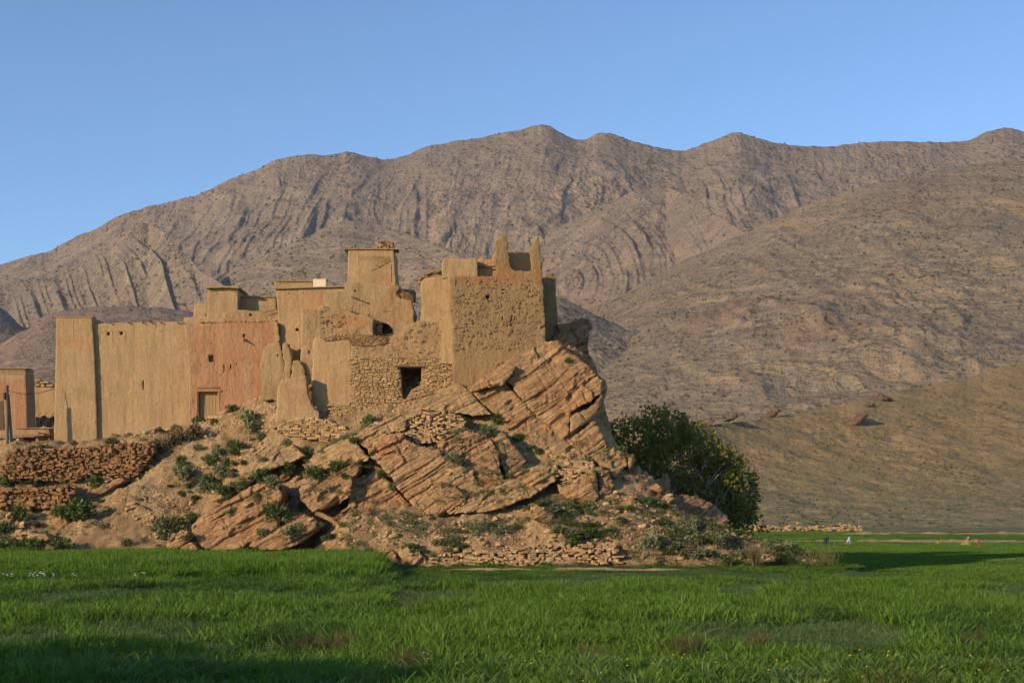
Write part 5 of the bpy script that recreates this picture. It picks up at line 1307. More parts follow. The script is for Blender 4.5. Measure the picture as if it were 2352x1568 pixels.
# the scrub band along the foot of the rock
r_ = np.random.default_rng(21); c_ = 0; tries = 0
while c_ < 130 and tries < 4000:
    tries += 1
    x, y = r_.uniform(-13, 19), r_.uniform(88.9, 94.2)
    if fbm(np.array([x * .22]), np.array([y * .5]), 0., 2, 5)[0] < -.12: continue
    p, n_ = drop(x, y)
    if p is None or p.z < .6 or p.z > 4.2: continue
    kd = r_.choice(['grey', 'grey', 'grey', 'green', 'dark'])
    sz = r_.uniform(.38, .82); u = x / y * FPX + U0
    kw = {'grey': 'grey-green', 'green': 'fresh green', 'dark': 'dark green'}[str(kd)]; zw = 'large' if sz > .66 else ('mid-sized' if sz > .5 else 'small')
    pw = ('at the barley end' if u < 880 else 'below the central slabs' if u < 1120 else 'left of the pale boulder' if u < 1210 else 'right of the pale boulder' if u < 1330 else 'below the squared boulder' if u < 1450 else 'below the tree') + (', near field wall' if y < 90.6 else ', close under rock' if y > 92.4 else '')
    shrub(p - Vector((0, 0, .08)), sz, kd, '%s %s scrub shrub %s' % (zw, kw, pw), 'shrubs of the scrub band at the rock foot', 1.7); c_ += 1
c_ = 0; tries = 0
while c_ < 80 and tries < 2000:
    tries += 1
    x, y = r_.uniform(-36, -12), r_.uniform(97, 106)
    if fbm(np.array([x * .3]), np.array([y * .3]), 0., 2, 6)[0] < .0: continue
    p, n_ = drop(x, y)
    if p is None or p.z < 1.0 or p.z > 8: continue
    sz = r_.uniform(.25, .75); kd = str(r_.choice(['grey', 'green', 'green', 'dry'])); u = x / y * FPX + U0
    kw = {'grey': 'grey', 'green': 'green', 'dry': 'dry brown'}[kd]; zw = 'very small' if sz < .4 else ('small' if sz < .58 else 'knee-high')
    pw = ('at the far left' if u < 180 else 'below the terrace wall' if u < 330 else 'left of the plank door' if u < 450 else 'below the plank door' if u < 560 else 'left of the buttress' if u < 640 else 'below the buttress') + (', high on the slope' if y > 103.4 else ', low on the slope' if y < 100 else ', midway up the slope')
    shrub(p - Vector((0, 0, .05)), sz, kd, '%s %s tuft %s' % (zw, kw, pw), 'small tufts on the left slope', 1.2); c_ += 1
# dry twiggy bush and upright yellowish bush at the tip of the hill
p = seen(*k6((1320, 1560))[0]) or W(1738, 1312, 88.5)
t = thing('dry_bush', Vector((p.x, 88.0, max(0, hill(np.array([p.x]), np.array([88.]))[0]))), 'dry leafless twiggy bush at the right foot of the hill', 'shrub')
put('twigs', twigs(501, 130, 1.7, 1.0), t); put('inner_twigs', twigs(502, 80, 1.2, .8), t)
p = seen(*k7((285, 470))[0]) or W(1892, 1300, 90)
t = thing('upright_bush', p - Vector((0, 0, .2)), 'upright yellow-green bush at the very tip of the hill', 'shrub')
def broom(seed, n, h, spread, mat):
    r = np.random.default_rng(seed); V = []; F = []
    for i in range(n):
        a = r.uniform(0, 6.28); q = r.uniform(0, 1) ** .7 * spread; base = np.array([math.cos(a) * q, math.sin(a) * q, 0])
        hh = h * r.uniform(.5, 1.1); lean = base * .35 + r.normal(size=3) * .08
        for s_ in np.linspace(.25, 1, 9):
            c = base + lean * s_ + np.array([0, 0, hh * s_])
            for _ in range(2):
                d = r.normal(size=3) * .5 + np.array([0, 0, .8]); d /= np.linalg.norm(d); w = np.cross(d, r.normal(size=3)); w /= np.linalg.norm(w); b = len(V)
                V += [c, c + d * .06 + w * .02, c + d * .14, c + d * .06 - w * .02]; F.append((b, b + 1, b + 2, b + 3))
    return mesh('foliage', np.array(V), np.array(F), mat)
M['broom'] = mat_leaf('yellow_green_broom', (.16, .16, .04), (.22, .19, .06), .3, 1.0)
put('foliage', broom(31, 60, 1.5, .95, M['broom']), t); put('stems', twigs(503, 40, 1.2, .8), t)
# ------------------------------------------------------------------ fig tree in the lee of the rock
def grow_tree(loc, label, limbs, crown, seed, nleaf, leaf, name='fig_tree', bark='bark', leafm='fig', bare=.0, dens=None):
    r = np.random.default_rng(seed); t = thing(name, loc, label, 'tree'); L = Vector(loc); m = MB(); tips = []
    def limb(p, d, l, rad, lev):
        pts = [p]; n_ = 5
        for i in range(n_):
            d = (d + Vector(r.normal(size=3) * .16) + Vector((0, 0, .05))).normalized(); p = p + d * l / n_
            q_ = (p - L - Vector(crown[3:6])); 
            if i > 0 and lev > 0 and (q_.x / crown[0]) ** 2 + (q_.y / crown[1]) ** 2 + (q_.z / crown[2]) ** 2 > .92: break
            pts.append(p)
        if len(pts) < 3: return
        m.tube(pts, [rad * (1 - .6 * i / n_) for i in range(len(pts))], 6 if lev < 2 else 4, False)
        if lev >= 3:
            tips.extend(pts[2:]); return
        for k in range(3 if lev else limbs):
            q = pts[int(r.integers(2, len(pts)))] if lev else pts[int(r.integers(1, 3))]
            a = r.uniform(0, 6.28); dd = (d * .6 + Vector((math.cos(a), math.sin(a), r.uniform(.1, .9)))).normalized()
            limb(q, dd, l * r.uniform(.55, .85) if lev else crown[2] * r.uniform(.6, 1.0), rad * .5, lev + 1)
    limb(L - Vector((0, 0, .5)), Vector((.05, 0, 1)), crown[2] * .55, .28, 0)
    put('trunk', mesh('trunk', np.array(m.v) - np.array(loc), m.f, M[bark], True), t)
    V = []; cx = np.array([crown[3], crown[4], crown[5]])
    # leaf clusters spread through the crown volume, denser towards the outside, clumped
    nc = int(nleaf / 14); N_ = nc * 9; cr = np.array(crown[:3])
    p = r.normal(size=(N_, 3)); p /= np.linalg.norm(p, axis=1)[:, None]
    q = p * (r.uniform(.25, 1, (N_, 1)) ** .45) * cr
    q = q * (1 + .28 * fbm(p[:, 0] * 2.2 + seed, p[:, 1] * 2.2, p[:, 2] * 2.2, 3, seed))[:, None]
    ok = (q[:, 2] + cx[2] > .15) & (fbm(q[:, 0] * .55, q[:, 1] * .55, q[:, 2] * .55 + 3, 2, seed + 1) > -.3)
    if dens is not None: ok &= r.random(N_) < dens((q + cx).T)
    cl = (q[ok] + cx)[:nc]
    c = np.repeat(cl, 14, 0); n_ = len(c)
    p = c + r.normal(size=(n_, 3)) * .22; g = r.normal(size=(n_, 3)) * .7 + np.array([0, 0, .25]) + (c - cx) / cr * .6; g /= np.linalg.norm(g, axis=1)[:, None]
    w = np.cross(g, r.normal(size=(n_, 3))); w /= np.linalg.norm(w, axis=1)[:, None] + 1e-9; l = leaf * r.uniform(.6, 1.35, (n_, 1))
    V = np.stack([p, p + g * l * .55 + w * l * .42, p + g * l, p + g * l * .55 - w * l * .42], 1).reshape(-1, 3)
    V = np.array(V); F = np.arange(len(V)).reshape(-1, 4)
    put('crown', mesh('crown', V, F, M[leafm]), t)
    return t
fx, fy = (1565 - U0) / FPX * 113, 113.
fz = hill(np.array([fx]), np.array([fy]))[0]
ftop = CAMZ + (VH - 940) / FPX * 113
TOPF = ftop - fz
def fdens(p):   # thinner in the lit upper dome where pale limbs show
    return np.where(p[2] > TOPF - .85 * np.maximum(p[0] + .4, 0) - .25 * np.maximum(-p[0] - 2.5, 0), 0., np.where(p[2] > TOPF - 3.4, .55, 1.0))
grow_tree((fx, fy, fz), 'spreading dark green tree behind the right end of the rock', 10, (6.6, 5.0, (ftop - fz) * .62, -.2, 0, (ftop - fz) * .46), 61, 44000, .25, dens=fdens)
# two more trees of the valley stand left of the view; their shade lies over the lower left corner
grow_tree((-33, 15, 0), 'leafy tree left of the view, shading the near corner of the field', 6, (5.5, 5, 4.6, 0, 0, 5.2), 62, 22000, .36, 'shade_tree')
grow_tree((-23.5, 13, 0), 'second leafy tree left of the view beside the near field', 6, (5.0, 5, 4.0, 0, 0, 4.6), 63, 20000, .36, 'shade_tree')

# ------------------------------------------------------------------ scatterer for what nobody could count
def source(name, meshes):
    col = bpy.data.collections.new(name)
    for i, me in enumerate(meshes):
        o = bpy.data.objects.new('%s_%02d' % (name, i), me); col.objects.link(o)
    return col
def scatter(name, pts, rot, scl, idx, col, label, cat='grass'):
    me = bpy.data.meshes.new(name); me.vertices.add(len(pts)); me.vertices.foreach_set('co', np.asarray(pts, np.float32).ravel())
    a = me.attributes.new('rot', 'FLOAT_VECTOR', 'POINT'); a.data.foreach_set('vector', np.asarray(rot, np.float32).ravel())
    a = me.attributes.new('scl', 'FLOAT_VECTOR', 'POINT'); a.data.foreach_set('vector', np.asarray(scl, np.float32).ravel())
    a = me.attributes.new('pick', 'INT', 'POINT'); a.data.foreach_set('value', np.asarray(idx, np.int32))
    o = put(name, me); tag(o, label, cat, None, 'stuff')
    g = bpy.data.node_groups.new(name, 'GeometryNodeTree')
    g.interface.new_socket('Geometry', in_out='INPUT', socket_type='NodeSocketGeometry'); g.interface.new_socket('Geometry', in_out='OUTPUT', socket_type='NodeSocketGeometry')
    gi, go = g.nodes.new('NodeGroupInput'), g.nodes.new('NodeGroupOutput')
    ci = g.nodes.new('GeometryNodeCollectionInfo'); ci.inputs[0].default_value = col; ci.inputs['Separate Children'].default_value = True; ci.inputs['Reset Children'].default_value = True
    ip = g.nodes.new('GeometryNodeInstanceOnPoints'); ip.inputs['Pick Instance'].default_value = True
    def at_(n_, ty):
        x = g.nodes.new('GeometryNodeInputNamedAttribute'); x.data_type = ty; x.inputs[0].default_value = n_; return x.outputs[0]
    er = g.nodes.new('FunctionNodeEulerToRotation')
    g.links.new(at_('rot', 'FLOAT_VECTOR'), er.inputs[0])
    g.links.new(gi.outputs[0], ip.inputs['Points']); g.links.new(ci.outputs[0], ip.inputs['Instance']); g.links.new(at_('pick', 'INT'), ip.inputs['Instance Index'])
    g.links.new(er.outputs[0], ip.inputs['Rotation']); g.links.new(at_('scl', 'FLOAT_VECTOR'), ip.inputs['Scale']); g.links.new(ip.outputs[0], go.inputs[0])
    o.modifiers.new('scatter', 'NODES').node_group = g
    return o
def clump(seed, mat, n=42, h=.62, spread=.26, width=.016, lean=.35, curl=.5):
    r = np.random.default_rng(seed); V = []; F = []
    for i in range(n):
        a = r.uniform(0, 6.28); q = r.uniform(0, 1) ** .5 * spread; x, y = math.cos(a) * q, math.sin(a) * q
        hh = h * r.uniform(.55, 1.12); d = r.uniform(0, 6.28); ln = lean * r.uniform(.2, 1.3) * hh; cu = curl * r.uniform(0, 1.2) * hh * .5
        wv = r.uniform(0, 3.14); wx_, wy_ = math.cos(wv) * width, math.sin(wv) * width; b = len(V)
        for k, (t, ww) in enumerate(((0, .8), (.4, 1.), (.75, .75))):
            cx_ = x + math.cos(d) * (ln * t + cu * t ** 3); cy_ = y + math.sin(d) * (ln * t + cu * t ** 3); z = hh * (t - .18 * curl * t ** 3)
            V += [(cx_ - wx_ * ww, cy_ - wy_ * ww, z), (cx_ + wx_ * ww, cy_ + wy_ * ww, z)]
        V.append((x + math.cos(d) * (ln + cu), y + math.sin(d) * (ln + cu), hh * (1 - .3 * curl)))
        F += [(b, b + 1, b + 3), (b, b + 3, b + 2), (b + 2, b + 3, b + 5), (b + 2, b + 5, b + 4), (b + 4, b + 5, b + 6)]
    return mesh('clump', np.array(V), np.array(F), mat)
M['barley'] = mat_leaf('barley_blades', (.112, .21, .016), (.145, .24, .025), .4, .2)
col_w = source('wheat', [clump(600 + i, M['wheat'], 40, .76, .30, .016) for i in range(5)] + [clump(620 + i, M['wheat_dark'], 40, .68, .30, .015, .5, .7) for i in range(3)] + [clump(640 + i, M['wheat_pale'], 54, .50, .32, .009, .7, 1.1) for i in range(3)])
col_b = source('barley', [clump(660 + i, M['barley'], 40, 1.08, .26, .022, .24, .5) for i in range(5)])
col_f = source('far_grass', [clump(680 + i, M['wheat'], 60, .36, .55, .03, .4, .4) for i in range(4)] + [clump(690 + i, M['wheat_dark'], 60, .36, .55, .03, .4, .4) for i in range(3)])
col_s = source('rubble', MROCK)
def barley_mask(x, y):
    u = x / y * FPX + U0
    return (u < 872 - np.clip((y - 76) * -6, 0, 60) + fbm(x * .8, y * .8, 0., 3, 42) * 30) & (y > 71.5 + fbm(x * .1, y * 0, 0., 2, 4) * 1.5 + fbm(x * .9, y * 0, 0., 3, 41) * 1.6) & (y < 95.8)
rg = np.random.default_rng(9)
def rand_field(n, y0, y1, pad=2.0, pw=2.0):
    y = np.sqrt(rg.uniform(y0 ** 2, y1 ** 2, n)); x = rg.uniform(-1, 1, n) * (.362 * y + pad); return x, y
x, y = rand_field(34000, 24.5, 93)
hz = hill(x, y); hz = np.where((y < 84.3) | (np.abs(x) > 33), gz0(x, y), hz)
k = (hz < .35) & (hz > -.5) & ~barley_mask(x, y) & ~((y > 84.3) & (y < 85.3) & (x > -6) & (x < 12) & (fbm(x * .5, y * 0, 0., 2, 8) > -.1))
x, y, hz = x[k], y[k], hz[k]; n_ = len(x)
pa = fbm(x * .13, y * .07, 0., 4, 15); pb = fbm(x * .3 + 9, y * .12, 0., 3, 16)
idx = np.where(pb > .13 + rg.normal(0, .06, n_), rg.integers(8, 11, n_), np.where((pa < -.08 + rg.normal(0, .08, n_)) | (rg.random(n_) < .12), rg.integers(5, 8, n_), rg.integers(0, 5, n_)))
far_ = np.clip((y - 70) / 15, 0, 1)
s_ = (1.0 + fbm(x * .35, y * .18, 0., 3, 17) * .42) * rg.uniform(.8, 1.15, n_) * (1 - .72 * sst((y - 58) / 22) * (x / y * FPX + U0 > 900))
uu_ = x / y * FPX + U0
dip = sst((y - 63) / 4) * (uu_ < 920); s_ = s_ * (1 - .12 * dip); idx = np.where((dip > .5) & (rg.random(n_) < .6), rg.integers(5, 8, n_), idx)
scatter('wheat_field', np.stack([x, y, np.maximum(hz, 0) - .03], 1), np.stack([rg.normal(0, .08, n_), rg.normal(0, .08, n_), rg.uniform(0, 6.28, n_)], 1), np.stack([rg.uniform(.9, 1.3, n_)] * 2 + [s_], 1), idx, col_w, 'green wheat field filling the foreground')
x, y = rand_field(42000, 70, 97); k = barley_mask(x, y); x, y = x[k], y[k]; n_ = len(x)
fr_ = np.clip((y - 71.5) / 3, 0, 1)
s_ = (1 + fbm(x * .4, y * .3, 0., 4, 18) * .35) * (.75 + .25 * fr_) * rg.uniform(.78, 1.2, n_)
scatter('barley_patch', np.stack([x, y, 0 * x - .02], 1), np.stack([rg.normal(0, .05, n_), rg.normal(0, .05, n_), rg.uniform(0, 6.28, n_)], 1), np.stack([np.ones(n_)] * 2 + [s_], 1), rg.integers(0, 5, n_), col_b, 'taller bright barley patch in front of the hill at left')
y = rg.uniform(82, 285, 66000); x = rg.uniform(8, .372 * 285, 66000); k = x < .372 * y + 3; x, y = x[k], y[k]
hz = np.where((x < 33) & (y < 167), hill(x, y), LOW); k = (hz < LOW + .35) & ~((y > 207) & (y < 212) & (x > 28)); x, y = x[k], y[k]
k = rg.random(len(x)) < np.clip(170 / y, .5, 1); x, y = x[k], y[k]; n_ = len(x)
pa = fbm(x * .06, y * .04, 0., 4, 25)
idx = np.where(pa + rg.normal(0, .15, n_) < 0, rg.integers(4, 7, n_), rg.integers(0, 4, n_))
scatter('far_field_grass', np.stack([x, y, 0 * x + fbm(x * .05, y * .05, 0., 3, 3) * .12 - .05 + gz0(x, y)], 1), np.stack([0 * x, 0 * x, rg.uniform(0, 6.28, n_)], 1), np.stack([np.full(n_, 1.15)] * 2 + [rg.uniform(.7, 1.15, n_)], 1), idx, col_f, 'short green crop on the flat fields right of the hill')
# near tufts, weeds and flowers
def weed(seed):
    r = np.random.default_rng(seed); m = MB()
    for i in range(14):
        a = r.uniform(0, 6.28); q = r.uniform(.1, .35); h = r.uniform(.4, .85)
        m.tube([(0, 0, 0), (math.cos(a) * q * .4, math.sin(a) * q * .4, h * .6), (math.cos(a) * q, math.sin(a) * q, h)], [.007, .006, .003], 3, False)
        for k in range(5):
            z = h * r.uniform(.4, 1); b = a + r.normal() * .8; p = Vector((math.cos(a) * q * z / h, math.sin(a) * q * z / h, z))
            m.tube([p, p + Vector((math.cos(b) * .1, math.sin(b) * .1, .1))], [.005, .002], 3, False)
    return mesh('weed', m.v, m.f, M['weed'])
M['weed'] = mat_leaf('brown_weed', (.105, .085, .03), (.13, .105, .04), .2, 1.0)
x, y = rand_field(2600, 24.5, 36); pa = fbm(x * .45, y * .45, 0., 3, 33); k = (pa > .52) & (x > -6); x, y = x[k], y[k]; n_ = len(x)
scatter('brown_weeds', np.stack([x, y, 0 * x], 1), np.stack([0 * x, 0 * x, rg.uniform(0, 6.28, n_)], 1), np.stack([rg.uniform(.8, 1.2, n_)] * 3, 1), rg.integers(0, 3, n_), source('weeds', [weed(700 + i) for i in range(3)]), 'brownish weeds standing in the near grass', 'weeds')
x, y = rand_field(420, 24.5, 31); n_ = len(x)
scatter('near_tufts', np.stack([x, y, 0 * x], 1), np.stack([0 * x, 0 * x, rg.uniform(0, 6.28, n_)], 1), np.stack([rg.uniform(.9, 1.3, n_)] * 3, 1), rg.integers(0, 3, n_), source('tufts', [clump(710 + i, M['wheat_pale'] if i == 1 else M['wheat'], 90, .85, .16, .013, .75, 1.0) for i in range(3)]), 'arching grass tufts along the near edge of the field')
def flower(mat):
    m = MB(); m.box((0, 0, .03), (.022, .022, .018)); m.box((.02, .012, .022), (.018, .018, .012)); m.box((-.015, -.016, .024), (.016, .018, .012))
    return mesh('flower', m.v, m.f, mat)
x, y = rand_field(110, 25, 31); k = x > -3; x, y = x[k], y[k]; n_ = len(x)
scatter('yellow_flowers', np.stack([x, y, rg.uniform(.55, .85, n_)], 1), np.stack([rg.normal(0, .2, n_), rg.normal(0, .2, n_), 0 * x], 1), np.ones((n_, 3)), 0 * rg.integers(0, 2, n_), source('yellow_flower', [flower(M['flower_y'])]), 'tiny yellow flowers among the near weeds', 'flowers')
fl = np.array([[*W(u + rg.normal(0, 5), v, 66)[:2], .62 + rg.uniform(0, .2)] for u, v in ((18, 0), (22, 0), (85, 0), (95, 0), (75, 0), (120, 0), (330, 0), (310, 0), (100, 0), (88, 0), (170, 0)) for _ in range(3)])
scatter('white_flowers', fl, np.zeros_like(fl), np.full_like(fl, 1.4), np.zeros(len(fl)), source('white_flower', [flower(M['flower_w'])]), 'small white flower heads in the grass at the left', 'flowers')
# rubble
x = rg.uniform(-40, 24, 60000); y = rg.uniform(88.3, 110.5, 60000)
ru = fbm(x * .25, y * .35, 0., 4, 44)
u_ = x / y * FPX + U0
w_ = np.where((y < 94) & (u_ > 700), .8, 0) + np.where(u_ < 700, np.clip(ru * 2.2 + .15, 0, .6), np.clip(ru * 2.2 - .1, 0, .5))
k = rg.random(len(x)) < w_ * .6; x, y = x[k], y[k]
P_, R2, S2 = [], [], []
big = []
for a_, b_ in zip(x, y):
    p, nn = drop(a_, b_)
    if p is None or p.z < .35 or nn.z < .35: continue
    s_ = min(1.1, .07 + rg.exponential(.12 if a_ < -14 else .085))
    if s_ > .45 and len(big) < 260: big.append((p, s_)); continue
    P_.append(p); R2.append((rg.normal(0, .3), rg.normal(0, .3), rg.uniform(0, 6.28))); S2.append((s_, s_, s_ * rg.uniform(.6, 1)))
scatter('rubble', np.array(P_), np.array(R2), np.array(S2), rg.integers(0, 10, len(P_)), col_s, 'small loose rubble strewn over the hill', 'rubble')
for p, s_ in big:
    o = put('loose_stone', random.choice(MROCK), None, p + Vector((0, 0, s_ * .08)), (random.uniform(-.4, .4), random.uniform(-.4, .4), random.uniform(0, 6.28)), (s_ * 1.15, s_, s_ * random.uniform(.6, 1)))
    u = p.x / p.y * FPX + U0; zw = 'large' if s_ > .72 else 'middling' if s_ > .56 else 'smallish'
    pw = ('at the far left end of the hill' if u < 150 else 'below the terrace wall' if u < 330 else 'on the slope under the plank door' if u < 520 else 'on the slope left of the buttress' if u < 640 else 'below the buttress' if u < 800 else 'under the central slabs' if u < 1100 else 'near the pale boulder' if u < 1330 else 'near the squared boulder' if u < 1450 else 'below the tree' if u < 1680 else 'at the tip of the hill')
    pw += ', high up' if p.z > 5.5 else ', low down' if p.z < 2 else ', halfway up'
    tag(o, '%s loose stone %s' % (zw, pw), 'stone', 'loose stones on the hill slopes')

# low ground cover between the shrubs: nobody could count it
col_g = source('ground_tuft', [leaf_mesh('ground_tuft', M[mt], 110, (.6, .55, .42), .085, 950 + i, 5) for i, mt in enumerate(('shrub_grey', 'shrub_green', 'shrub_grey', 'shrub_brown', 'shrub_dark'))])
x = rg.uniform(-40, 21, 9000); y = rg.uniform(88.5, 108, 9000); u_ = x / y * FPX + U0
g_ = fbm(x * .28, y * .4, 0., 4, 47)
k = rg.random(9000) < np.where((y < 94.5) & (u_ > 720), np.clip(g_ * 2 + .55, 0, 1) * .8, np.clip(g_ * 2.4 - .05, 0, 1) * .5)
P_ = []
for a_, b_ in zip(x[k], y[k]):
    p, nn = drop(a_, b_)
    if p is None or p.z < .3 or nn.z < .5 or p.z > 9.5: continue
    P_.append(p)
n_ = len(P_); sc_ = .25 + .55 * rg.random(n_) ** 1.6
scatter('ground_cover', np.array(P_), np.stack([rg.normal(0, .2, n_), rg.normal(0, .2, n_), rg.uniform(0, 6.28, n_)], 1), np.stack([sc_ * 1.3, sc_ * 1.3, sc_], 1), rg.integers(0, 5, n_), col_g, 'low tufted ground cover between the shrubs of the hill', 'ground cover')

# ------------------------------------------------------------------ scrub dotted over the far slopes
M['shrub_far'] = mat_leaf('far_scrub', (.085, .078, .030), (.11, .095, .04), .15, .02)
FB = [leaf_mesh('far_bush', M['shrub_far'], 46, (.6, .6, .5), .3, 900 + i, 4) for i in range(4)]
col_k = source('far_bush', FB)
for rn, nb, sz0, sz1, lb in (('near_hillside', 6000, .2, .75, 'low scrub dotted over the near hillside'), ('right_mountain_spur', 6000, .9, 2.6, 'scrub dotted over the right mountain slope'), ('far_mountain_range', 5200, 2., 5., 'scrub dotted over the far mountains'),
                             ('left_ridge', 1800, 2, 4.5, 'scrub dotted over the left ridge'), ('folded_hill', 2200, 2, 4, 'scrub dotted over the folded hill'), ('mid_mountain_spur', 1800, 2, 4.5, 'scrub dotted over the middle spur'), ('left_foothill', 900, 1, 2.4, 'scrub dotted over the left foothill')):
    me = bpy.data.objects[rn].data; v = np.empty(len(me.vertices) * 3); me.vertices.foreach_get('co', v); v = v.reshape(-1, 3)
    u_ = v[:, 0] / v[:, 1] * FPX + U0; w_ = (.25 + np.clip(fbm(u_ / 60., v[:, 2] / v[:, 1] * FPX / 40., 0., 4, 71) * 2.4, 0, 1.2)) * ((u_ > -60) & (u_ < 2420)) * (v[:, 1] / v[:, 1].max()) ** 1.5
    q = rg.choice(len(v), nb, p=w_ / w_.sum()); p = v[q] + rg.normal(0, .4, (nb, 3)) * np.array([sz1, sz1, 0])
    sc_ = sz0 + (sz1 - sz0) * rg.random(nb) ** 2.2
    scatter('hillside_scrub', p, np.stack([0 * sc_, 0 * sc_, rg.uniform(0, 6.28, nb)], 1), np.stack([sc_ * rg.uniform(.9, 1.5, nb), sc_, sc_ * .75], 1), rg.integers(0, 4, nb), col_k, lb, 'scrub')

# ------------------------------------------------------------------ field banks and the stone row far off
def bank(name, x0, x1, y, h, w, mat, seed):
    xs = np.arange(x0, x1, .35); prof = np.linspace(-1, 1, 7)
    X, T = np.meshgrid(xs, prof); Y = y + T * w + fbm(X * .15, X * 0, 0., 3, seed) * w * 1.6
    Z = h * (1 - T ** 2) * (1 + fbm(X * .6, T * 2, 0., 3, seed + 1) * .9) * np.clip(np.minimum(X - x0, x1 - X) / 3, 0, 1) - .06 + gz0(X, Y)
    o = put(name, mesh(name, np.stack([X, Y, Z], -1), grid_faces(7, len(xs)), mat, True)); tag(o, kind='structure')
M['bank'] = mat_plain('bank_earth', (.40, .27, .14), .95, .3, 3)
bank('earth_bank', -6.2, 12.5, 84.9, .22, .35, M['bank'], 3)
bank('field_path', 22, 110, 209.5, .42, 1.8, M['bank'], 5)
bank('far_field_path', 60, 120, 262, .5, 3, M['bank'], 7)
def stone_row(name, u0, u1, Y, n, hgt, label, seed):
    r = np.random.default_rng(seed); m = MB()
    for i in range(n):
        x = (r.uniform(u0, u1) - U0) / FPX * Y; v, f = USTONE[int(r.integers(14))]; s_ = r.uniform(.25, .7)
        m.add(v * np.array([s_, s_, s_ * .6]) + np.array([x, Y + r.normal() * 1.5, LOW + abs(r.normal()) * hgt]), f)
    tag(obj(name, m.v, m.f, M['stone'], None), label, 'stones', None, 'stuff')
stone_row('stone_heap', 1690, 1975, 288, 900, .55, 'long heap of cleared stones along the far edge of the fields', 3)

# ------------------------------------------------------------------ rock outcrops on the far hillside
M['crag'] = mat_rock('dark_crag', (.17, .095, .05), (.20, .115, .06), (.15, .08, .045))  # darker than the sandstone: shading on the outcrops is put into this colour
def outcrop(poly, Y, label, seed):
    c = np.mean(poly, 0)
    o = solid('rock_outcrop', poly, Plane(c[0], c[1], Y, .3, .35), 16, M['crag'], None, .35, lambda x, z: fbm(x * .25, z * .25, 0., 4, seed) * 1.6, (), .5, (.8, .8), (), seed)
    tag(o, label, 'rock')
NH = bpy.data.objects['near_hillside']; me = NH.data
v = np.empty(len(me.vertices) * 3); me.vertices.foreach_get('co', v)
f = np.empty(len(me.loops), np.int32); me.loops.foreach_get('vertex_index', f)
BV2 = BVHTree.FromPolygons(v.reshape(-1, 3).tolist(), f.reshape(-1, 4).tolist())
def farhit(u, v):
    h = BV2.ray_cast(EYE, (W(u, v, 100) - EYE).normalized(), 3000); return h[0].y if h[0] is not None else 560.
for poly, lb, sd in [(k7((606, 430), (640, 405), (665, 415), (710, 436), (660, 448), (620, 462)), 'jagged dark outcrop on the crest of the near hillside', 91),
                     (k7((530, 480), (570, 460), (600, 465), (570, 485), (535, 500)), 'small outcrop just below the jagged crest outcrop', 92),
                     (k7((450, 610), (490, 560), (540, 520), (560, 535), (530, 570), (500, 590), (470, 615)), 'long slanting dark outcrop on the near hillside', 93),
                     (k6((1372, 650), (1410, 620), (1440, 590), (1465, 608), (1440, 635), (1390, 656)), 'double outcrop left of centre on the near hillside', 94),
                     (k6((1160, 655), (1200, 625), (1215, 640), (1190, 660)), 'tiny outcrop between the tree and the double outcrop', 95),
                     (k6((1005, 705), (1040, 680), (1075, 660), (1060, 690), (1030, 712)), 'little outcrop directly behind the tree', 96)]:
    c = np.mean(poly, 0); outcrop(poly, farhit(c[0], max(q[1] for q in poly) - 2) + 1., lb, sd)

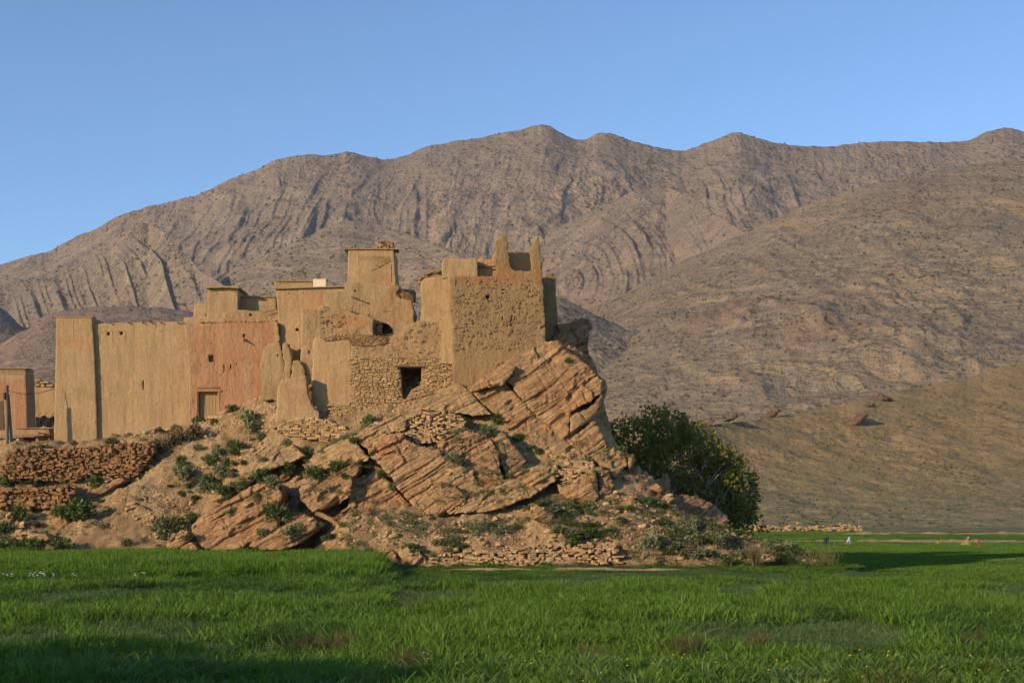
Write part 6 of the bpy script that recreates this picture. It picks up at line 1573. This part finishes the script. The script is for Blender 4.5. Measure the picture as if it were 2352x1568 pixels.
# ------------------------------------------------------------------ people bent over in the far field
def person(u, Y, label, top, skirt, scarf, rz, seed, pose=0):
    x = (u - U0) / FPX * Y
    t = thing('person', (x, Y, LOW), label, 'person'); t.rotation_euler = (0, 0, rz)
    if pose == 0:    # crouching, arms down to the crop
        J = [(0, 0, .42), (.10, 0, .62), (.20, 0, .80), (.27, 0, .92), (.34, 0, 1.02),
             (.22, .17, .80), (.36, .22, .58), (.50, .14, .40), (.22, -.17, .80), (.36, -.22, .58), (.50, -.14, .40),
             (.05, .13, .40), (.36, .18, .45), (.12, .15, .08), (.24, .16, .03), (.05, -.13, .40), (.36, -.18, .45), (.12, -.15, .08), (.24, -.16, .03)]
    else:            # bent from the hips
        J = [(0, 0, .86), (.14, 0, .98), (.32, 0, 1.05), (.42, 0, 1.06), (.52, 0, 1.02),
             (.32, .18, 1.03), (.38, .22, .76), (.46, .16, .52), (.32, -.18, 1.03), (.38, -.22, .76), (.46, -.16, .52),
             (-.02, .12, .82), (.06, .14, .46), (-.02, .14, .08), (.10, .14, .03), (-.02, -.12, .82), (.06, -.14, .46), (-.02, -.14, .08), (.10, -.14, .03)]
    R = [.17, .16, .17, .065, .10, .085, .06, .045, .085, .06, .045, .10, .085, .06, .05, .10, .085, .06, .05]
    E = [(0, 1), (1, 2), (2, 3), (3, 4), (2, 5), (5, 6), (6, 7), (2, 8), (8, 9), (9, 10), (0, 11), (11, 12), (12, 13), (13, 14), (0, 15), (15, 16), (16, 17), (17, 18)]
    me = bpy.data.meshes.new('body'); me.from_pydata(J, E, []); o = put('body', me, t)
    me.materials.append(mat_plain('cloth_%d' % seed, top, .9, .1))
    o.modifiers.new('skin', 'SKIN'); o.modifiers.new('sub', 'SUBSURF').levels = 1
    for i, sv in enumerate(me.skin_vertices[0].data): sv.radius = (R[i], R[i]); sv.use_root = (i == 0)
    hx_, hz_ = J[4][0], J[4][2]
    bm = bmesh.new(); bmesh.ops.create_uvsphere(bm, u_segments=12, v_segments=8, radius=.125)
    for v in bm.verts:
        v.co.x += hx_ - .015; v.co.z += hz_ + .03
        if v.co.x < hx_ - .05 and v.co.z < hz_: v.co.x -= .08; v.co.z -= .06
    me = bpy.data.meshes.new('headscarf'); bm.to_mesh(me); bm.free(); me.materials.append(mat_plain('scarf_%d' % seed, scarf, .9, .1)); put('headscarf', me, t)
    bm = bmesh.new(); bmesh.ops.create_cone(bm, segments=14, radius1=.34, radius2=.2, depth=J[0][2] + .1, cap_ends=True)
    for v in bm.verts: v.co.z += (J[0][2] + .1) / 2; v.co.x += .06; v.co.x *= 1 + .1 * math.sin(v.co.y * 20)
    me = bpy.data.meshes.new('skirt'); bm.to_mesh(me); bm.free(); me.materials.append(mat_plain('skirt_%d' % seed, skirt, .9, .1)); put('skirt', me, t)
person(1895, 196, 'person in dark clothes bent over in the shaded field', (.03, .03, .05), (.035, .03, .05), (.03, .03, .04), .4, 1, 1)
person(1946, 196, 'person in a pale blue scarf and pink skirt crouching in the shaded field', (.38, .50, .66), (.42, .05, .10), (.45, .55, .68), .2, 2)
person(2219, 198, 'person in reddish clothes and pale scarf stooping in the sunlit field', (.40, .14, .10), (.35, .12, .09), (.55, .42, .33), -.5, 3)
person(2252, 184, 'person in dark red crouching rightmost in the field', (.20, .06, .06), (.16, .07, .06), (.28, .12, .10), 2.6, 4)
def sheaf(u, Y, label, seed):
    t = put('cut_bundle', clump(seed, M['straw'], 70, .5, .3, .02, 1.2, .6), None, ((u - U0) / FPX * Y, Y, LOW + .2), (0, 1.2, random.uniform(0, 6)), (1.3, 1.3, 1.3)); tag(t, label, 'bundle')
M['straw'] = mat_leaf('cut_fodder', (.38, .33, .07), (.45, .38, .09), .2, 1.)
sheaf(2160, 198, 'small yellow bundle left of the reddish stooping person', 801); sheaf(2218, 190, 'small yellow bundle in front of the reddish stooping person', 802)

# ------------------------------------------------------------------ the air: thin haze over the valley
hv = [(x, y, z) for x in (-2600, 3600) for y in (-120, 4700) for z in (-12, 1150)]
hf = [(0, 1, 3, 2), (4, 6, 7, 5), (0, 4, 5, 1), (2, 3, 7, 6), (0, 2, 6, 4), (1, 5, 7, 3)]
hm = bpy.data.materials.new('haze'); hm.use_nodes = True; ht = hm.node_tree; ht.nodes.clear()
pv = ht.nodes.new('ShaderNodeVolumePrincipled'); pv.inputs['Color'].default_value = (.72, .82, 1.0, 1); pv.inputs['Density'].default_value = 3.5e-5; pv.inputs['Anisotropy'].default_value = .0
ho = ht.nodes.new('ShaderNodeOutputMaterial'); ht.links.new(pv.outputs[0], ho.inputs['Volume'])
o = put('haze', mesh('haze', np.array(hv, float), hf, hm)); tag(o, kind='stuff')
